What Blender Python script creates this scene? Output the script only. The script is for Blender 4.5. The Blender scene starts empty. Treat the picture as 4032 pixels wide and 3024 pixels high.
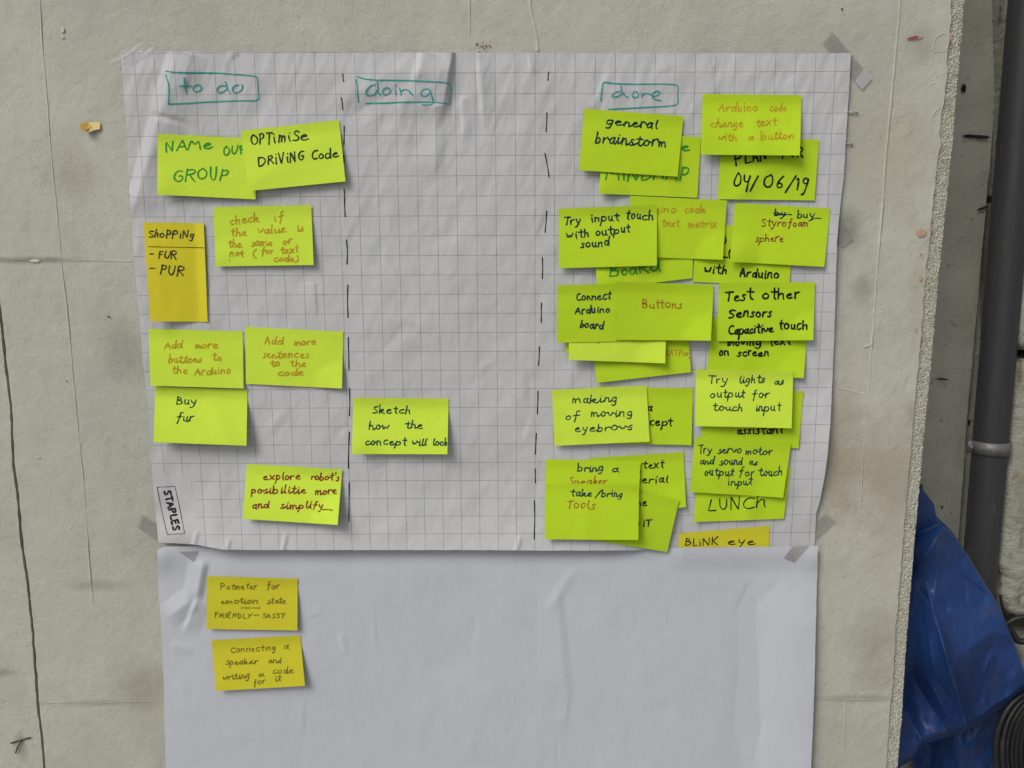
import bpy, math, random
import numpy as np
from mathutils import Matrix, Vector

random.seed(7)
SC = bpy.context.scene
COL = SC.collection
R = math.radians

# ------------------------------------------------------------------ camera
F_PX, W_PX, H_PX = 3142.0, 4032.0, 3024.0
PITCH, ROLL = R(8.75), R(0.35)
CAM = np.array([0.0, -1.049, 1.45])
fwd = np.array([0, math.cos(PITCH), -math.sin(PITCH)])
rt0 = np.array([1.0, 0, 0]); dn0 = np.array([0, -math.sin(PITCH), -math.cos(PITCH)])
rt = rt0 * math.cos(ROLL) + dn0 * math.sin(ROLL)
dn = -rt0 * math.sin(ROLL) + dn0 * math.cos(ROLL)
cam_d = bpy.data.cameras.new('camera'); cam = bpy.data.objects.new('camera', cam_d); COL.objects.link(cam)
cam_d.sensor_width = 36; cam_d.lens = 36 * F_PX / W_PX
cam_d.clip_start = 0.02; cam_d.clip_end = 200
M = Matrix(((rt[0], -dn[0], -fwd[0], CAM[0]), (rt[1], -dn[1], -fwd[1], CAM[1]), (rt[2], -dn[2], -fwd[2], CAM[2]), (0, 0, 0, 1)))
cam.matrix_world = M
cam_d.dof.use_dof = True; cam_d.dof.focus_distance = 1.08; cam_d.dof.aperture_fstop = 11
SC.camera = cam

# ------------------------------------------------------------------ sky, sun, exposure
SUN_FROM = Vector((-0.52, -0.50, 0.66)).normalized()
w = bpy.data.worlds.new('World'); SC.world = w; w.use_nodes = True
nt = w.node_tree; bg = nt.nodes['Background']
sky = nt.nodes.new('ShaderNodeTexSky'); sky.sky_type = 'NISHITA'; sky.sun_disc = False
sky.sun_elevation = math.asin(SUN_FROM.z); sky.sun_rotation = math.atan2(SUN_FROM.x, SUN_FROM.y) % (2 * math.pi)
sky.dust_density = 4.0; sky.air_density = 1.0
hs = nt.nodes.new('ShaderNodeHueSaturation'); hs.inputs['Saturation'].default_value = 0.22
nt.links.new(sky.outputs[0], hs.inputs['Color']); nt.links.new(hs.outputs[0], bg.inputs['Color'])
bg.inputs['Strength'].default_value = 0.07
sun_d = bpy.data.lights.new('sun', 'SUN'); sun_d.energy = 1.35; sun_d.angle = R(28); sun_d.color = (1.0, 0.965, 0.91)
sun = bpy.data.objects.new('sun', sun_d); COL.objects.link(sun)
sun.rotation_euler = SUN_FROM.to_track_quat('Z', 'Y').to_euler(); sun.location = (-2, -3, 4)
SC.view_settings.view_transform = 'Standard'; SC.view_settings.look = 'None'
SC.view_settings.exposure = 0.32; SC.view_settings.gamma = 1.0

# ------------------------------------------------------------------ surveying: a point of the photograph on a plane parallel to the board
def at(x, y, Y=0.0):
    x = np.asarray(x, float); y = np.asarray(y, float); Y = np.asarray(Y, float)
    a = (x - W_PX / 2) / F_PX; b = (y - H_PX / 2) / F_PX
    d = fwd + a[..., None] * rt + b[..., None] * dn
    k = (Y - CAM[1]) / d[..., 1]
    return CAM + d * k[..., None]

FR = dict(A=(440, 160, .43399), B=(520, 780, .39783), C=(520, 1250, .39783), D=(520, 1700, .62387), E=(1300, 160, .43399),
          F=(2200, 220, .5425), G=(2150, 750, .5425), H=(2150, 1090, .5425), I=(2120, 1440, .55606), J=(2120, 1740, .55606),
          K=(560, 2060, .44598), L=(3200, 0, .48232), M=(3200, 800, .66295), N=(3200, 1800, .73759), O=(0, 0, .60293),
          P=(0, 1000, 1.2195), Q=(3500, 1500, .48232), R=(3500, 2200, .49673), T=(3600, 0, .42188), U=(1950, 700, .93458),
          V=(600, 2100, 1.26582), W=(1360, 1500, .36166), X=(2900, 1850, .2713), S=(0, 0, 1.0))
def fr(f, pts):
    ox, oy, k = FR[f]
    return np.array([(ox + p[0] * k, oy + p[1] * k) for p in pts], float)

# ------------------------------------------------------------------ noise
def hash2(i, j, s):
    n = (i * 374761393 + j * 668265263 + s * 1442695041) & 0xFFFFFFFF
    n = ((n ^ (n >> 13)) * 1274126177) & 0xFFFFFFFF
    return ((n ^ (n >> 16)) & 0xFFFFFF) / float(0xFFFFFF)
def vnoise(x, y, s=0):
    xi = np.floor(x).astype(np.int64); yi = np.floor(y).astype(np.int64)
    fx = x - xi; fy = y - yi; fx = fx * fx * fx * (fx * (fx * 6 - 15) + 10); fy = fy * fy * fy * (fy * (fy * 6 - 15) + 10)
    gx = x - xi; gy = y - yi
    def g(i, j, dx, dy):
        a = hash2(i, j, s) * 6.28318; return np.cos(a) * dx + np.sin(a) * dy
    a = g(xi, yi, gx, gy); b = g(xi + 1, yi, gx - 1, gy); c = g(xi, yi + 1, gx, gy - 1); d = g(xi + 1, yi + 1, gx - 1, gy - 1)
    return ((a * (1 - fx) + b * fx) * (1 - fy) + (c * (1 - fx) + d * fx) * fy) * .85
def fbm(x, y, s=0, o=4):
    r = 0; k = 1.0
    for i in range(o):
        r = r + vnoise(x, y, s + i * 17) * k; x, y = (x * .84 - y * .54) * 2.03 + 3.1, (x * .54 + y * .84) * 2.03 + 1.7; k *= .5
    return r
def sstep(a, b, x):
    t = np.clip((x - a) / (b - a), 0, 1); return t * t * (3 - 2 * t)

# ------------------------------------------------------------------ materials
def mat(name, col, rough=0.85, spec=0.3, bumps=(), mottle=None, alpha=None, metallic=0, coat=0, trans=0, stains=()):
    """bumps: (scale, distance, stretch xyz); mottle: (scale, colour2, amount)"""
    m = bpy.data.materials.new(name); m.use_nodes = True
    t = m.node_tree; N = t.nodes; Lk = t.links.new; p = N['Principled BSDF']
    p.inputs['Roughness'].default_value = rough; p.inputs['Specular IOR Level'].default_value = spec
    p.inputs['Metallic'].default_value = metallic; p.inputs['Coat Weight'].default_value = coat
    tc = N.new('ShaderNodeTexCoord'); geo = N.new('ShaderNodeNewGeometry')
    colr = None
    def rgb(c):
        n = N.new('ShaderNodeRGB'); n.outputs[0].default_value = (*c, 1); return n.outputs[0]
    def mix(f, a, b):
        n = N.new('ShaderNodeMix'); n.data_type = 'RGBA'
        if isinstance(f, float): n.inputs[0].default_value = f
        else: Lk(f, n.inputs[0])
        Lk(a, n.inputs[6]); Lk(b, n.inputs[7]); return n.outputs[2]
    def noise(sc, stretch=(1, 1, 1), det=5, rgh=.55):
        mp = N.new('ShaderNodeMapping'); mp.inputs['Scale'].default_value = stretch; Lk(tc.outputs['Object'], mp.inputs['Vector'])
        n = N.new('ShaderNodeTexNoise'); n.inputs['Scale'].default_value = sc; n.inputs['Detail'].default_value = det; n.inputs['Roughness'].default_value = rgh
        Lk(mp.outputs[0], n.inputs['Vector']); return n.outputs[0]
    def ramp(v, a, b):
        n = N.new('ShaderNodeMapRange'); n.inputs['From Min'].default_value = a; n.inputs['From Max'].default_value = b
        n.interpolation_type = 'SMOOTHSTEP'; Lk(v, n.inputs['Value']); return n.outputs[0]
    def mul(a, k):
        n = N.new('ShaderNodeMath'); n.operation = 'MULTIPLY'; Lk(a, n.inputs[0])
        if isinstance(k, (int, float)): n.inputs[1].default_value = k
        else: Lk(k, n.inputs[1])
        return n.outputs[0]
    c = rgb(col)
    for (sc, c2, amt, lo, hi, st) in (mottle or ()):
        c = mix(mul(ramp(noise(sc, st), lo, hi), amt), c, rgb(c2))
    for (cx, cz, rx, rz, c2, amt) in stains:          # soiled patches with a shape of their own
        mp = N.new('ShaderNodeMapping'); mp.vector_type = 'TEXTURE'
        mp.inputs['Location'].default_value = (cx, 0, cz); mp.inputs['Scale'].default_value = (rx, 10, rz)
        Lk(tc.outputs['Object'], mp.inputs['Vector'])
        ln = N.new('ShaderNodeVectorMath'); ln.operation = 'LENGTH'; Lk(mp.outputs[0], ln.inputs[0])
        ad = N.new('ShaderNodeMath'); ad.operation = 'ADD'; Lk(ln.outputs['Value'], ad.inputs[0])
        Lk(mul(noise(22, det=6, rgh=.65), 1.3), ad.inputs[1])
        c = mix(mul(ramp(ad.outputs[0], 1.75, .75), amt), c, rgb(c2))
    Lk(c, p.inputs['Base Color'])
    nrm = None
    for (sc, dist, st) in bumps:
        b = N.new('ShaderNodeBump'); b.inputs['Strength'].default_value = 1.0; b.inputs['Distance'].default_value = dist
        Lk(noise(sc, st, 4, .6), b.inputs['Height'])
        if nrm is not None: Lk(nrm, b.inputs['Normal'])
        nrm = b.outputs[0]
    if nrm is not None: Lk(nrm, p.inputs['Normal'])
    if alpha is not None: p.inputs['Alpha'].default_value = alpha
    return m

I3 = (1, 1, 1)
def zx(f, x, y):
    s = fr(f, [(x, y)])[0]; q = at(s[0], s[1], 0); return q[0], q[2]
def stain(f, x, y, rx, rz, c, a): q = zx(f, x, y); return (q[0], q[1], rx, rz, c, a)
GRIME = (.27, .25, .19); BROWN = (.33, .27, .19); DARKG = (.22, .22, .18)
PANEL_C = (.495, .493, .425)
PANEL_MOT = [(2.2, (.56, .555, .48), .6, .42, .62, I3), (3.4, (.40, .40, .345), .6, .48, .66, I3), (9.0, (.43, .42, .34), .5, .5, .7, I3), (38, (.40, .385, .30), .32, .52, .72, (1, 1, .45)),
             (330, (.30, .29, .22), .55, .58, .70, I3), (150, (.34, .32, .25), .5, .62, .72, (1, 1, .6)), (300, (.62, .61, .54), .3, .60, .72, I3)]
STAINS = [stain('M', 480, 1560, .10, .10, BROWN, .4), stain('N', 430, 250, .05, .16, BROWN, .35), stain('N', 130, 90, .07, .10, BROWN, .3),
          stain('M', 170, 1450, .035, .16, BROWN, .4), stain('M', 190, 150, .03, .035, DARKG, .7), stain('M', 300, 500, .02, .03, DARKG, .5),
          stain('N', 330, 960, .06, .05, GRIME, .45), stain('N', 350, 1150, .05, .04, GRIME, .4), stain('N', 200, 1290, .12, .008, GRIME, .5),
          stain('P', 400, 320, .045, .06, DARKG, .45), stain('P', 100, 20, .09, .006, DARKG, .8), stain('P', 70, 1590, .01, .03, DARKG, .5),
          stain('P', 470, 1400, .05, .05, GRIME, .45), stain('P', 330, 1070, .06, .012, GRIME, .45), stain('O', 480, 1150, .05, .04, GRIME, .35),
          stain('L', 900, 390, .03, .03, GRIME, .35), stain('P', 300, 1450, .10, .006, GRIME, .45), stain('M', 610, 1240, .02, .02, BROWN, .5),
          stain('M', 620, 560, .02, .08, BROWN, .3), stain('L', 620, 1250, .06, .09, (.42, .37, .26), .4)]
M_PANEL = mat('painted_canvas_board', PANEL_C, .8, .25, [(1000, .0006, (1, 1, .6)), (420, .00038, (1, 1, .7)), (60, .0014, (1, 1, 1))], PANEL_MOT, stains=STAINS)
M_PANEL_L = mat('painted_canvas_board_left', PANEL_C, .8, .25, [(1000, .0006, (1, 1, .6)), (420, .00038, (1, 1, .7)), (60, .0014, (1, 1, 1))], PANEL_MOT,
                stains=[stain('P', 70, 1590, .012, .03, DARKG, .6), stain('P', 10, 1350, .03, .01, DARKG, .5)])
M_STRIP = mat('rough_plaster_edge', (.56, .55, .46), .85, .25, [(500, .0012, I3), (180, .0015, I3)],
              [(60, (.40, .38, .29), .5, .5, .7, I3), (300, (.30, .27, .2), .4, .6, .7, I3)])
M_SEAM = mat('seam_paint', (.515, .51, .43), .8, .25, [(300, .0006, I3)])
M_CHIP = mat('salmon_undercoat', (.52, .33, .22), .85, .2, [(400, .0004, I3)], [(120, (.45, .26, .17), .5, .4, .6, I3)])
M_PALECHIP = mat('pale_undercoat', (.62, .58, .50), .85, .2, [(400, .0004, I3)])
M_RED = mat('red_crayon', (.36, .07, .10), .8, .2, [(500, .0003, I3)], [(300, (.5, .47, .4), .8, .48, .60, I3)])
M_WOOD = mat('dark_wood_core', (.055, .03, .02), .9, .2, [(100, .002, (4, 4, .4))], [(30, (.11, .06, .04), .6, .45, .65, (4, 4, .5))])
M_PAPER_B = mat('plain_paper', (.535, .553, .605), .8, .25, [(14, .0012, (1.5, 1, .6)), (900, .00006, I3)], [(5, (.505, .522, .575), .6, .4, .65, I3)])
M_RECESS = mat('old_cream_gloss_wall', (.50, .50, .42), .6, .35, [(25, .004, I3), (160, .0012, I3)],
               [(9, (.42, .42, .35), .7, .42, .68, I3), (120, (.12, .10, .07), .6, .62, .74, I3)])
M_PIPE = mat('dark_grey_pipe', (.042, .043, .047), .5, .4, [(90, .0004, (1, 1, .1))], [(14, (.06, .058, .055), .6, .45, .7, (4, 4, .3)), (60, (.10, .095, .085), .5, .62, .74, (1, 1, .2))])
M_BRACKET = mat('dull_steel', (.22, .22, .22), .55, .5, [(300, .0004, I3)], [(90, (.12, .1, .08), .6, .5, .7, I3)], metallic=.5)
M_VOID = mat('void_shade', (.035, .026, .022), .95, .1, [(60, .006, I3)], [(20, (.07, .05, .04), .6, .45, .7, I3)])  # near-black colour stands for the shade in the gap, holes and gouges
M_BLOCK = mat('whitewashed_stone', (.36, .36, .305), .9, .2, [(70, .004, I3), (260, .002, I3)],
              [(16, (.30, .29, .22), .7, .45, .7, (1, 1, .5)), (45, (.14, .085, .05), .75, .56, .70, (1, 1, .35)), (150, (.12, .11, .08), .5, .6, .72, I3)])
M_TARP = mat('blue_tarpaulin', (.016, .050, .185), .42, .4, [(30, .0015, I3), (700, .0001, I3), (90, .0008, I3)],
             [(12, (.014, .045, .15), .7, .4, .7, I3), (28, (.05, .055, .10), .6, .58, .74, (1, 1, .5)), (70, (.16, .13, .11), .35, .66, .74, (1.6, 1, .35))])
M_CABLE = mat('black_rubber_cable', (.018, .018, .019), .45, .4, [(400, .0003, I3)], [(60, (.05, .045, .04), .5, .55, .7, I3)])
M_GROUND = mat('concrete_ground', (.27, .265, .25), .9, .2, [(20, .004, I3), (140, .002, I3)], [(1.5, (.2, .19, .18), .6, .4, .65, I3)])
M_TAPE = mat('clear_tape_matt', (.34, .325, .31), .4, .5, [(60, .0006, I3)], [(40, (.42, .41, .40), .5, .45, .6, I3)], alpha=.52)
M_TAPE2 = mat('clear_tape_glossy', (.62, .62, .62), .3, .5, [(80, .001, I3)], alpha=.3)
M_TAPEW = mat('clear_tape_folded_end', (.60, .60, .62), .45, .4, [(80, .0006, I3)], alpha=.62)
M_STAPLE = mat('staple_steel', (.35, .34, .33), .4, .5, metallic=.8)
M_SCRAP = mat('faded_yellow_scrap', (.72, .55, .25), .85, .2, [(200, .0004, I3)])
M_SCRAP2 = mat('orange_scrap_underside', (.58, .34, .05), .85, .2, [(200, .0004, I3)])

def note_mat(name, c, c2):
    return mat(name, c, .82, .2, [(18, .0008, I3), (1400, .00007, I3)], [(9, c2, .7, .38, .68, I3), (500, tuple(v * .86 for v in c), .5, .5, .72, I3)])
M_NOTE = {'g': note_mat('lime_note', (.60, .80, .060), (.58, .78, .054)),
          'd': note_mat('lime_note_deeper', (.49, .69, .022), (.465, .665, .018)),
          'y': note_mat('yellow_note', (.62, .575, .030), (.60, .555, .028)),
          'o': note_mat('golden_note', (.74, .64, .032), (.66, .62, .03))}
def ink(name, c, r=.85): return mat(name, c, r, .1, [], [(260, tuple(min(1, v * 1.5 + .005) for v in c), .6, .45, .65, I3)])
INK = dict(k=ink('black_ink', (.012, .013, .014)), b=ink('soft_black_ink', (.030, .038, .035)), t=ink('dark_teal_ink', (.010, .055, .050)),
           n=ink('navy_ink', (.010, .035, .045)), g=ink('green_ink', (.03, .27, .035)), e=ink('teal_marker', (.035, .30, .27)),
           o=ink('orange_ink', (.47, .29, .022)), r=ink('dark_red_ink', (.22, .035, .025)), w=ink('brown_orange_ink', (.33, .125, .015)),
           l=ink('olive_pencil_ink', (.17, .135, .02)), p=ink('printed_black', (.02, .02, .022)))

def grid_mat():
    m = mat('gridded_flipchart_paper', (.535, .540, .555), .8, .25, [(900, .00006, I3), (26, .0016, (1.4, 1, .8)), (90, .0003, I3)], [(6, (.505, .510, .522), .6, .4, .65, I3)])
    t = m.node_tree; N = t.nodes; L = t.links.new; p = N['Principled BSDF']
    base = p.inputs['Base Color'].links[0].from_socket
    uv = N.new('ShaderNodeUVMap'); uv.uv_map = 'UVMap'; sx = N.new('ShaderNodeSeparateXYZ'); L(uv.outputs[0], sx.inputs[0])
    def mth(op, a, b=None):
        n = N.new('ShaderNodeMath'); n.operation = op
        for i, v in enumerate((a, b)):
            if v is None: continue
            if isinstance(v, (int, float)): n.inputs[i].default_value = v
            else: L(v, n.inputs[i])
        return n.outputs[0]
    def line(s):
        d = mth('ABSOLUTE', mth('SUBTRACT', mth('FRACT', mth('ADD', s, .5)), .5)); return mth('LESS_THAN', d, .0095)
    k = mth('MAXIMUM', line(sx.outputs[0]), line(sx.outputs[1]))
    logo = mth('MULTIPLY', mth('LESS_THAN', sx.outputs[0], -14.35), mth('LESS_THAN', sx.outputs[1], -20.6))
    k = mth('MULTIPLY', k, mth('SUBTRACT', 1.0, logo)); 
    nz = N.new('ShaderNodeTexNoise'); nz.inputs['Scale'].default_value = 60; tc = N.new('ShaderNodeTexCoord'); L(tc.outputs['Object'], nz.inputs['Vector'])
    k = mth('MULTIPLY', k, mth('ADD', mth('MULTIPLY', nz.outputs[0], .8), .35))
    mx = N.new('ShaderNodeMix'); mx.data_type = 'RGBA'; L(k, mx.inputs[0]); L(base, mx.inputs[6]); mx.inputs[7].default_value = (.055, .055, .065, 1)
    L(mx.outputs[2], p.inputs['Base Color']); return m
M_GRID = grid_mat()

# ------------------------------------------------------------------ mesh helpers
def link(name, me, m, parent=None, smooth=True, **tags):
    o = bpy.data.objects.new(name, me); COL.objects.link(o)
    if m is not None and not me.materials: me.materials.append(m)
    if smooth: me.polygons.foreach_set('use_smooth', [True] * len(me.polygons))
    if parent is not None: o.parent = parent
    for k, v in tags.items():
        if v is not None: o[k] = v
    return o
def mesh(name, V, Fc):
    me = bpy.data.meshes.new(name); V = np.asarray(V, float).reshape(-1, 3)
    Fc = np.asarray(Fc)
    me.vertices.add(len(V)); me.vertices.foreach_set('co', V.ravel())
    n = len(Fc); k = Fc.shape[1]
    me.loops.add(n * k); me.loops.foreach_set('vertex_index', Fc.ravel().astype(np.int32))
    me.polygons.add(n); me.polygons.foreach_set('loop_start', np.arange(0, n * k, k, dtype=np.int32))
    me.update(calc_edges=True); me.validate(); return me
def grid_faces(nu, nv):
    i = np.arange(nv - 1)[:, None] * nu + np.arange(nu - 1)[None, :]
    return np.stack([i, i + nu, i + nu + 1, i + 1], -1).reshape(-1, 4)
def grid_mesh(name, P, uv=None, thick=0.0, back=(0, 1, 0)):
    nv, nu = P.shape[:2]; V = P.reshape(-1, 3); Fc = grid_faces(nu, nv)
    if thick:
        n = len(V); V = np.vstack([V, V + np.array(back) * thick]); Fb = Fc[:, ::-1] + n
        rim = np.r_[np.arange(nu), np.arange(1, nv) * nu + nu - 1, (nv - 1) * nu + np.arange(nu - 2, -1, -1), np.arange(nv - 2, 0, -1) * nu]
        m0 = len(V); k = len(rim); V = np.vstack([V, V[rim], V[rim + n]]); i = np.arange(k); j = np.roll(i, -1)
        Fs = np.stack([m0 + i, m0 + j, m0 + k + j, m0 + k + i], -1)
        Fc = np.vstack([Fc, Fb, Fs])
    me = mesh(name, V, Fc)
    if uv is not None:
        U = uv.reshape(-1, 2)
        if thick: U = np.vstack([U, U, U[rim], U[rim]])
        l = me.uv_layers.new(name='UVMap'); idx = np.empty(len(me.loops), np.int32); me.loops.foreach_get('vertex_index', idx)
        l.data.foreach_set('uv', U[idx].ravel())
    return me
def tube(pts, r, n=10, closed=False):
    P = np.asarray(pts, float); V = []; m = len(P)
    for i in range(m):
        a = P[(i - 1) % m] if (closed or i > 0) else P[i]; b = P[(i + 1) % m] if (closed or i < m - 1) else P[i]
        t = (b - a) / (np.linalg.norm(b - a) + 1e-9); ref = np.array([0, 1, 0.01]) if abs(t[1]) < .9 else np.array([1, 0, 0])
        u = np.cross(t, ref); u /= np.linalg.norm(u); v = np.cross(t, u)
        for k in range(n):
            q = 2 * math.pi * k / n; V.append(P[i] + r * (u * math.cos(q) + v * math.sin(q)))
    Fc = []
    for i in range(m if closed else m - 1):
        for k in range(n):
            a = i * n + k; b = i * n + (k + 1) % n; c = ((i + 1) % m) * n + (k + 1) % n; d = ((i + 1) % m) * n + k
            Fc.append((a, b, c, d))
    return V, Fc
def box_mesh(name, x0, x1, y0, y1, z0, z1, n=(2, 2, 2)):
    V = [(x, y, z) for x in (x0, x1) for y in (y0, y1) for z in (z0, z1)]
    return mesh(name, V, [(0, 1, 3, 2), (4, 6, 7, 5), (0, 4, 5, 1), (2, 3, 7, 6), (0, 2, 6, 4), (1, 5, 7, 3)])

def chaikin(P, it=2):
    P = np.asarray(P, float)
    for _ in range(it):
        if len(P) < 3: return P
        a = P[:-1] * .75 + P[1:] * .25; b = P[:-1] * .25 + P[1:] * .75
        Q = np.empty((2 * len(a), 2)); Q[0::2] = a; Q[1::2] = b
        P = np.vstack([P[:1], Q, P[-1:]])
    return P
def resample(P, step):
    d = np.r_[0, np.cumsum(np.hypot(*(np.diff(P, axis=0).T)))]
    if d[-1] < 1e-6: return np.vstack([P[0], P[0] + [step * .5, 0]])
    n = max(2, int(d[-1] / step) + 1); s = np.linspace(0, d[-1], n)
    return np.stack([np.interp(s, d, P[:, 0]), np.interp(s, d, P[:, 1])], -1)

def ribbons(strokes, hfun, lift=.00028, step=5.0):
    """strokes: list of (Nx2 photo points, width in photo px) laid on the surface whose height is hfun(x, y)"""
    V = []; Fc = []; n0 = 0
    for si, (P, wd) in enumerate(strokes):
        P = resample(P, step); n = len(P)
        T = np.gradient(P, axis=0); T /= (np.hypot(T[:, 0], T[:, 1])[:, None] + 1e-9)
        Nn = np.stack([-T[:, 1], T[:, 0]], -1)
        # pressure: strokes thin at their ends, round caps
        P = np.vstack([P[0] - T[0] * wd * .38, P, P[-1] + T[-1] * wd * .38]); Nn = np.vstack([Nn[0], Nn, Nn[-1]])
        s = np.linspace(0, 1, n + 2); ww = wd * .5 * (1 + .16 * np.sin(s * 9 + si * 1.7)); ww[0] = ww[-1] = wd * .2
        h_off = lift + (si % 9) * .000022 + s * .00001
        for sg in (-1, 1):
            q = P + Nn * (sg * ww)[:, None]
            V.append(at(q[:, 0], q[:, 1], -(hfun(P[:, 0], P[:, 1]) + h_off)))
        m = n + 2; i = np.arange(m - 1)
        Fc.append(np.stack([n0 + i, n0 + i + 1, n0 + m + i + 1, n0 + m + i], -1)); n0 += 2 * m
    return mesh('writing', np.vstack(V), np.vstack(Fc))

# ------------------------------------------------------------------ handwriting: pen strokes per letter (tenths of the x-height)
G = dict(
 a=(9, "7,9 4,10 1,7 1,2 4,0 7,4 8,10|8,10 7,3 10,0"), b=(9, "1,18 1,9 1,0|1,6 4,10 8,8 8,3 5,0 1,1"), c=(8, "8,9 5,10 1,7 1,2 5,0 8,2"),
 d=(9, "7,8 4,10 1,7 1,2 4,0 7,3 8,10|9,18 8,6 9,0"), e=(9, "1,5 6,6 8,8 5,10 1,7 1,2 5,0 9,2"), f=(8, "8,17 5,18 4,14 4,6 2,-4|0,9 8,10"),
 g=(9, "7,9 4,10 1,7 1,3 4,1 7,4|8,10 8,0 6,-6 2,-6 1,-4"), h=(9, "1,18 1,9 1,0|1,6 4,10 7,9 7,4 8,0"), i=(4, "2,10 2,4 3,0|2,14 2.4,14.6"),
 j=(5, "3,10 3,-4 0,-6|3,14 3.4,14.6"), k=(9, "1,18 1,9 1,0|1,4 4,8 7,9 7,6 3,4|3,4 6,1 9,0"), l=(4, "2,18 1,8 2,1 4,0"), m=(12, "1,10 1,0|1,6 4,10 5,7 5,0|5,6 9,10 10,7 11,0"),
 n=(9, "1,10 1,0|1,6 4,10 7,9 7,4 8,0"), o=(9, "5,10 1,8 1,2 5,0 8,3 8,8 4,10"), p=(9, "1,10 1,0 0,-8|1,7 4,10 8,8 8,3 5,0 1,2"), q=(9, "8,10 8,-8|7,9 3,10 1,5 4,0 8,4"),
 r=(7, "1,10 1,0|1,6 4,10 7,10"), s=(7, "7,9 4,10 2,8 6,4 6,1 3,0 0,1"), t=(7, "4,16 4,8 4,1 7,0|0,11 8,11"), u=(9, "1,10 1,3 4,0 7,4|7,10 7,3 9,0"),
 v=(8, "0,10 4,0 8,10"), w=(11, "0,10 2,0 5,8 7,0 10,10"), x=(9, "0,10 8,0|8,10 0,0"), y=(9, "1,10 2,4 5,3|8,10 6,0 3,-7 0,-6"), z=(8, "1,10 8,10 1,0 8,0"),
 A=(11, "0,0 5,16 10,0|2,6 9,6"), B=(10, "1,16 1,0|1,16 7,15 7,10 1,9|1,9 9,7 8,1 1,0"), C=(10, "10,14 5,16 1,10 1,4 5,0 10,2"), D=(11, "1,16 1,0|1,16 8,14 10,7 7,1 1,0"),
 E=(9, "1,16 1,0 8,0|1,16 8,16|1,9 7,9"), F=(9, "1,16 1,0|1,16 8,16|1,9 7,9"), G=(11, "10,14 5,16 1,10 1,3 5,0 10,3 10,8 6,8"), H=(11, "1,16 1,0|9,16 9,0|1,8 9,8"),
 I=(4, "2,16 2,0"), K=(10, "1,16 1,0|9,16 2,8 9,0"), L=(9, "2,16 1,0 9,0"), M=(13, "0,0 2,16 6,6 10,16 12,0"), N=(11, "1,0 1,16 9,0 9,16"), O=(11, "5,16 1,12 1,4 5,0 10,4 10,12 5,16"),
 P=(10, "1,16 1,0|1,15 7,16 9,12 7,8 1,8"), R=(10, "1,16 1,0|1,15 7,16 9,12 7,9 1,8|4,8 10,0"), S=(9, "9,14 5,16 1,13 4,9 9,5 7,0 1,1"), T=(11, "6,16 6,0|0,16 12,16"),
 U=(10, "1,16 1,5 5,0 9,5 9,16"), V=(10, "0,16 5,0 10,16"), Y=(10, "0,16 5,8 10,16|5,8 4,0"))
G.update({'0': (10, "5,16 1,12 1,4 5,0 9,4 9,12 5,16"), '1': (5, "0,12 3,16 3,0"), '4': (10, "1,16 1,8 8,8|9,16 8,8 7,-5"), '6': (10, "8,16 2,9 1,3 5,0 9,3 7,7 2,6"),
          '9': (10, "9,13 5,16 1,12 3,8 8,9|9,15 9,4 6,-4 2,-5"), '/': (8, "8,18 0,-4"), '(': (5, "5,16 1,9 2,0 5,-2"), ')': (5, "1,16 5,10 4,2 0,-2"), '-': (8, "0,7 8,7"),
          "'": (3, "2,17 1,13"), '.': (3, "1,0 1.6,.6"), ':': (3, "1,8 1.6,8.6|1,0 1.6,.6"), '_': (10, "0,0 10,0")})
ENTRY = dict(i=(2, 8), m=(1, 6), n=(1, 6), r=(1, 6), u=(1, 7), w=(0, 8), v=(0, 9), p=(1, 6), e=(1, 5), a=(1.5, 5), c=(1.5, 5), d=(1.5, 5), g=(1.5, 5), o=(1.2, 5), h=(1, 3), k=(1, 3), l=(1.2, 5), t=(4, 7), s=(3, 6), y=(1, 8), b=(1, 4))
EXIT = dict(a=(10, 0), c=(8, 2), d=(9, 0), e=(9, 2), h=(8, 0), i=(3, 0), k=(9, 0), l=(4, 0), m=(11, 0), n=(8, 0), t=(7, 0), u=(9, 0), o=(7, 8), r=(7, 9), v=(8, 9), w=(10, 9), s=(4, 0))
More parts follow.
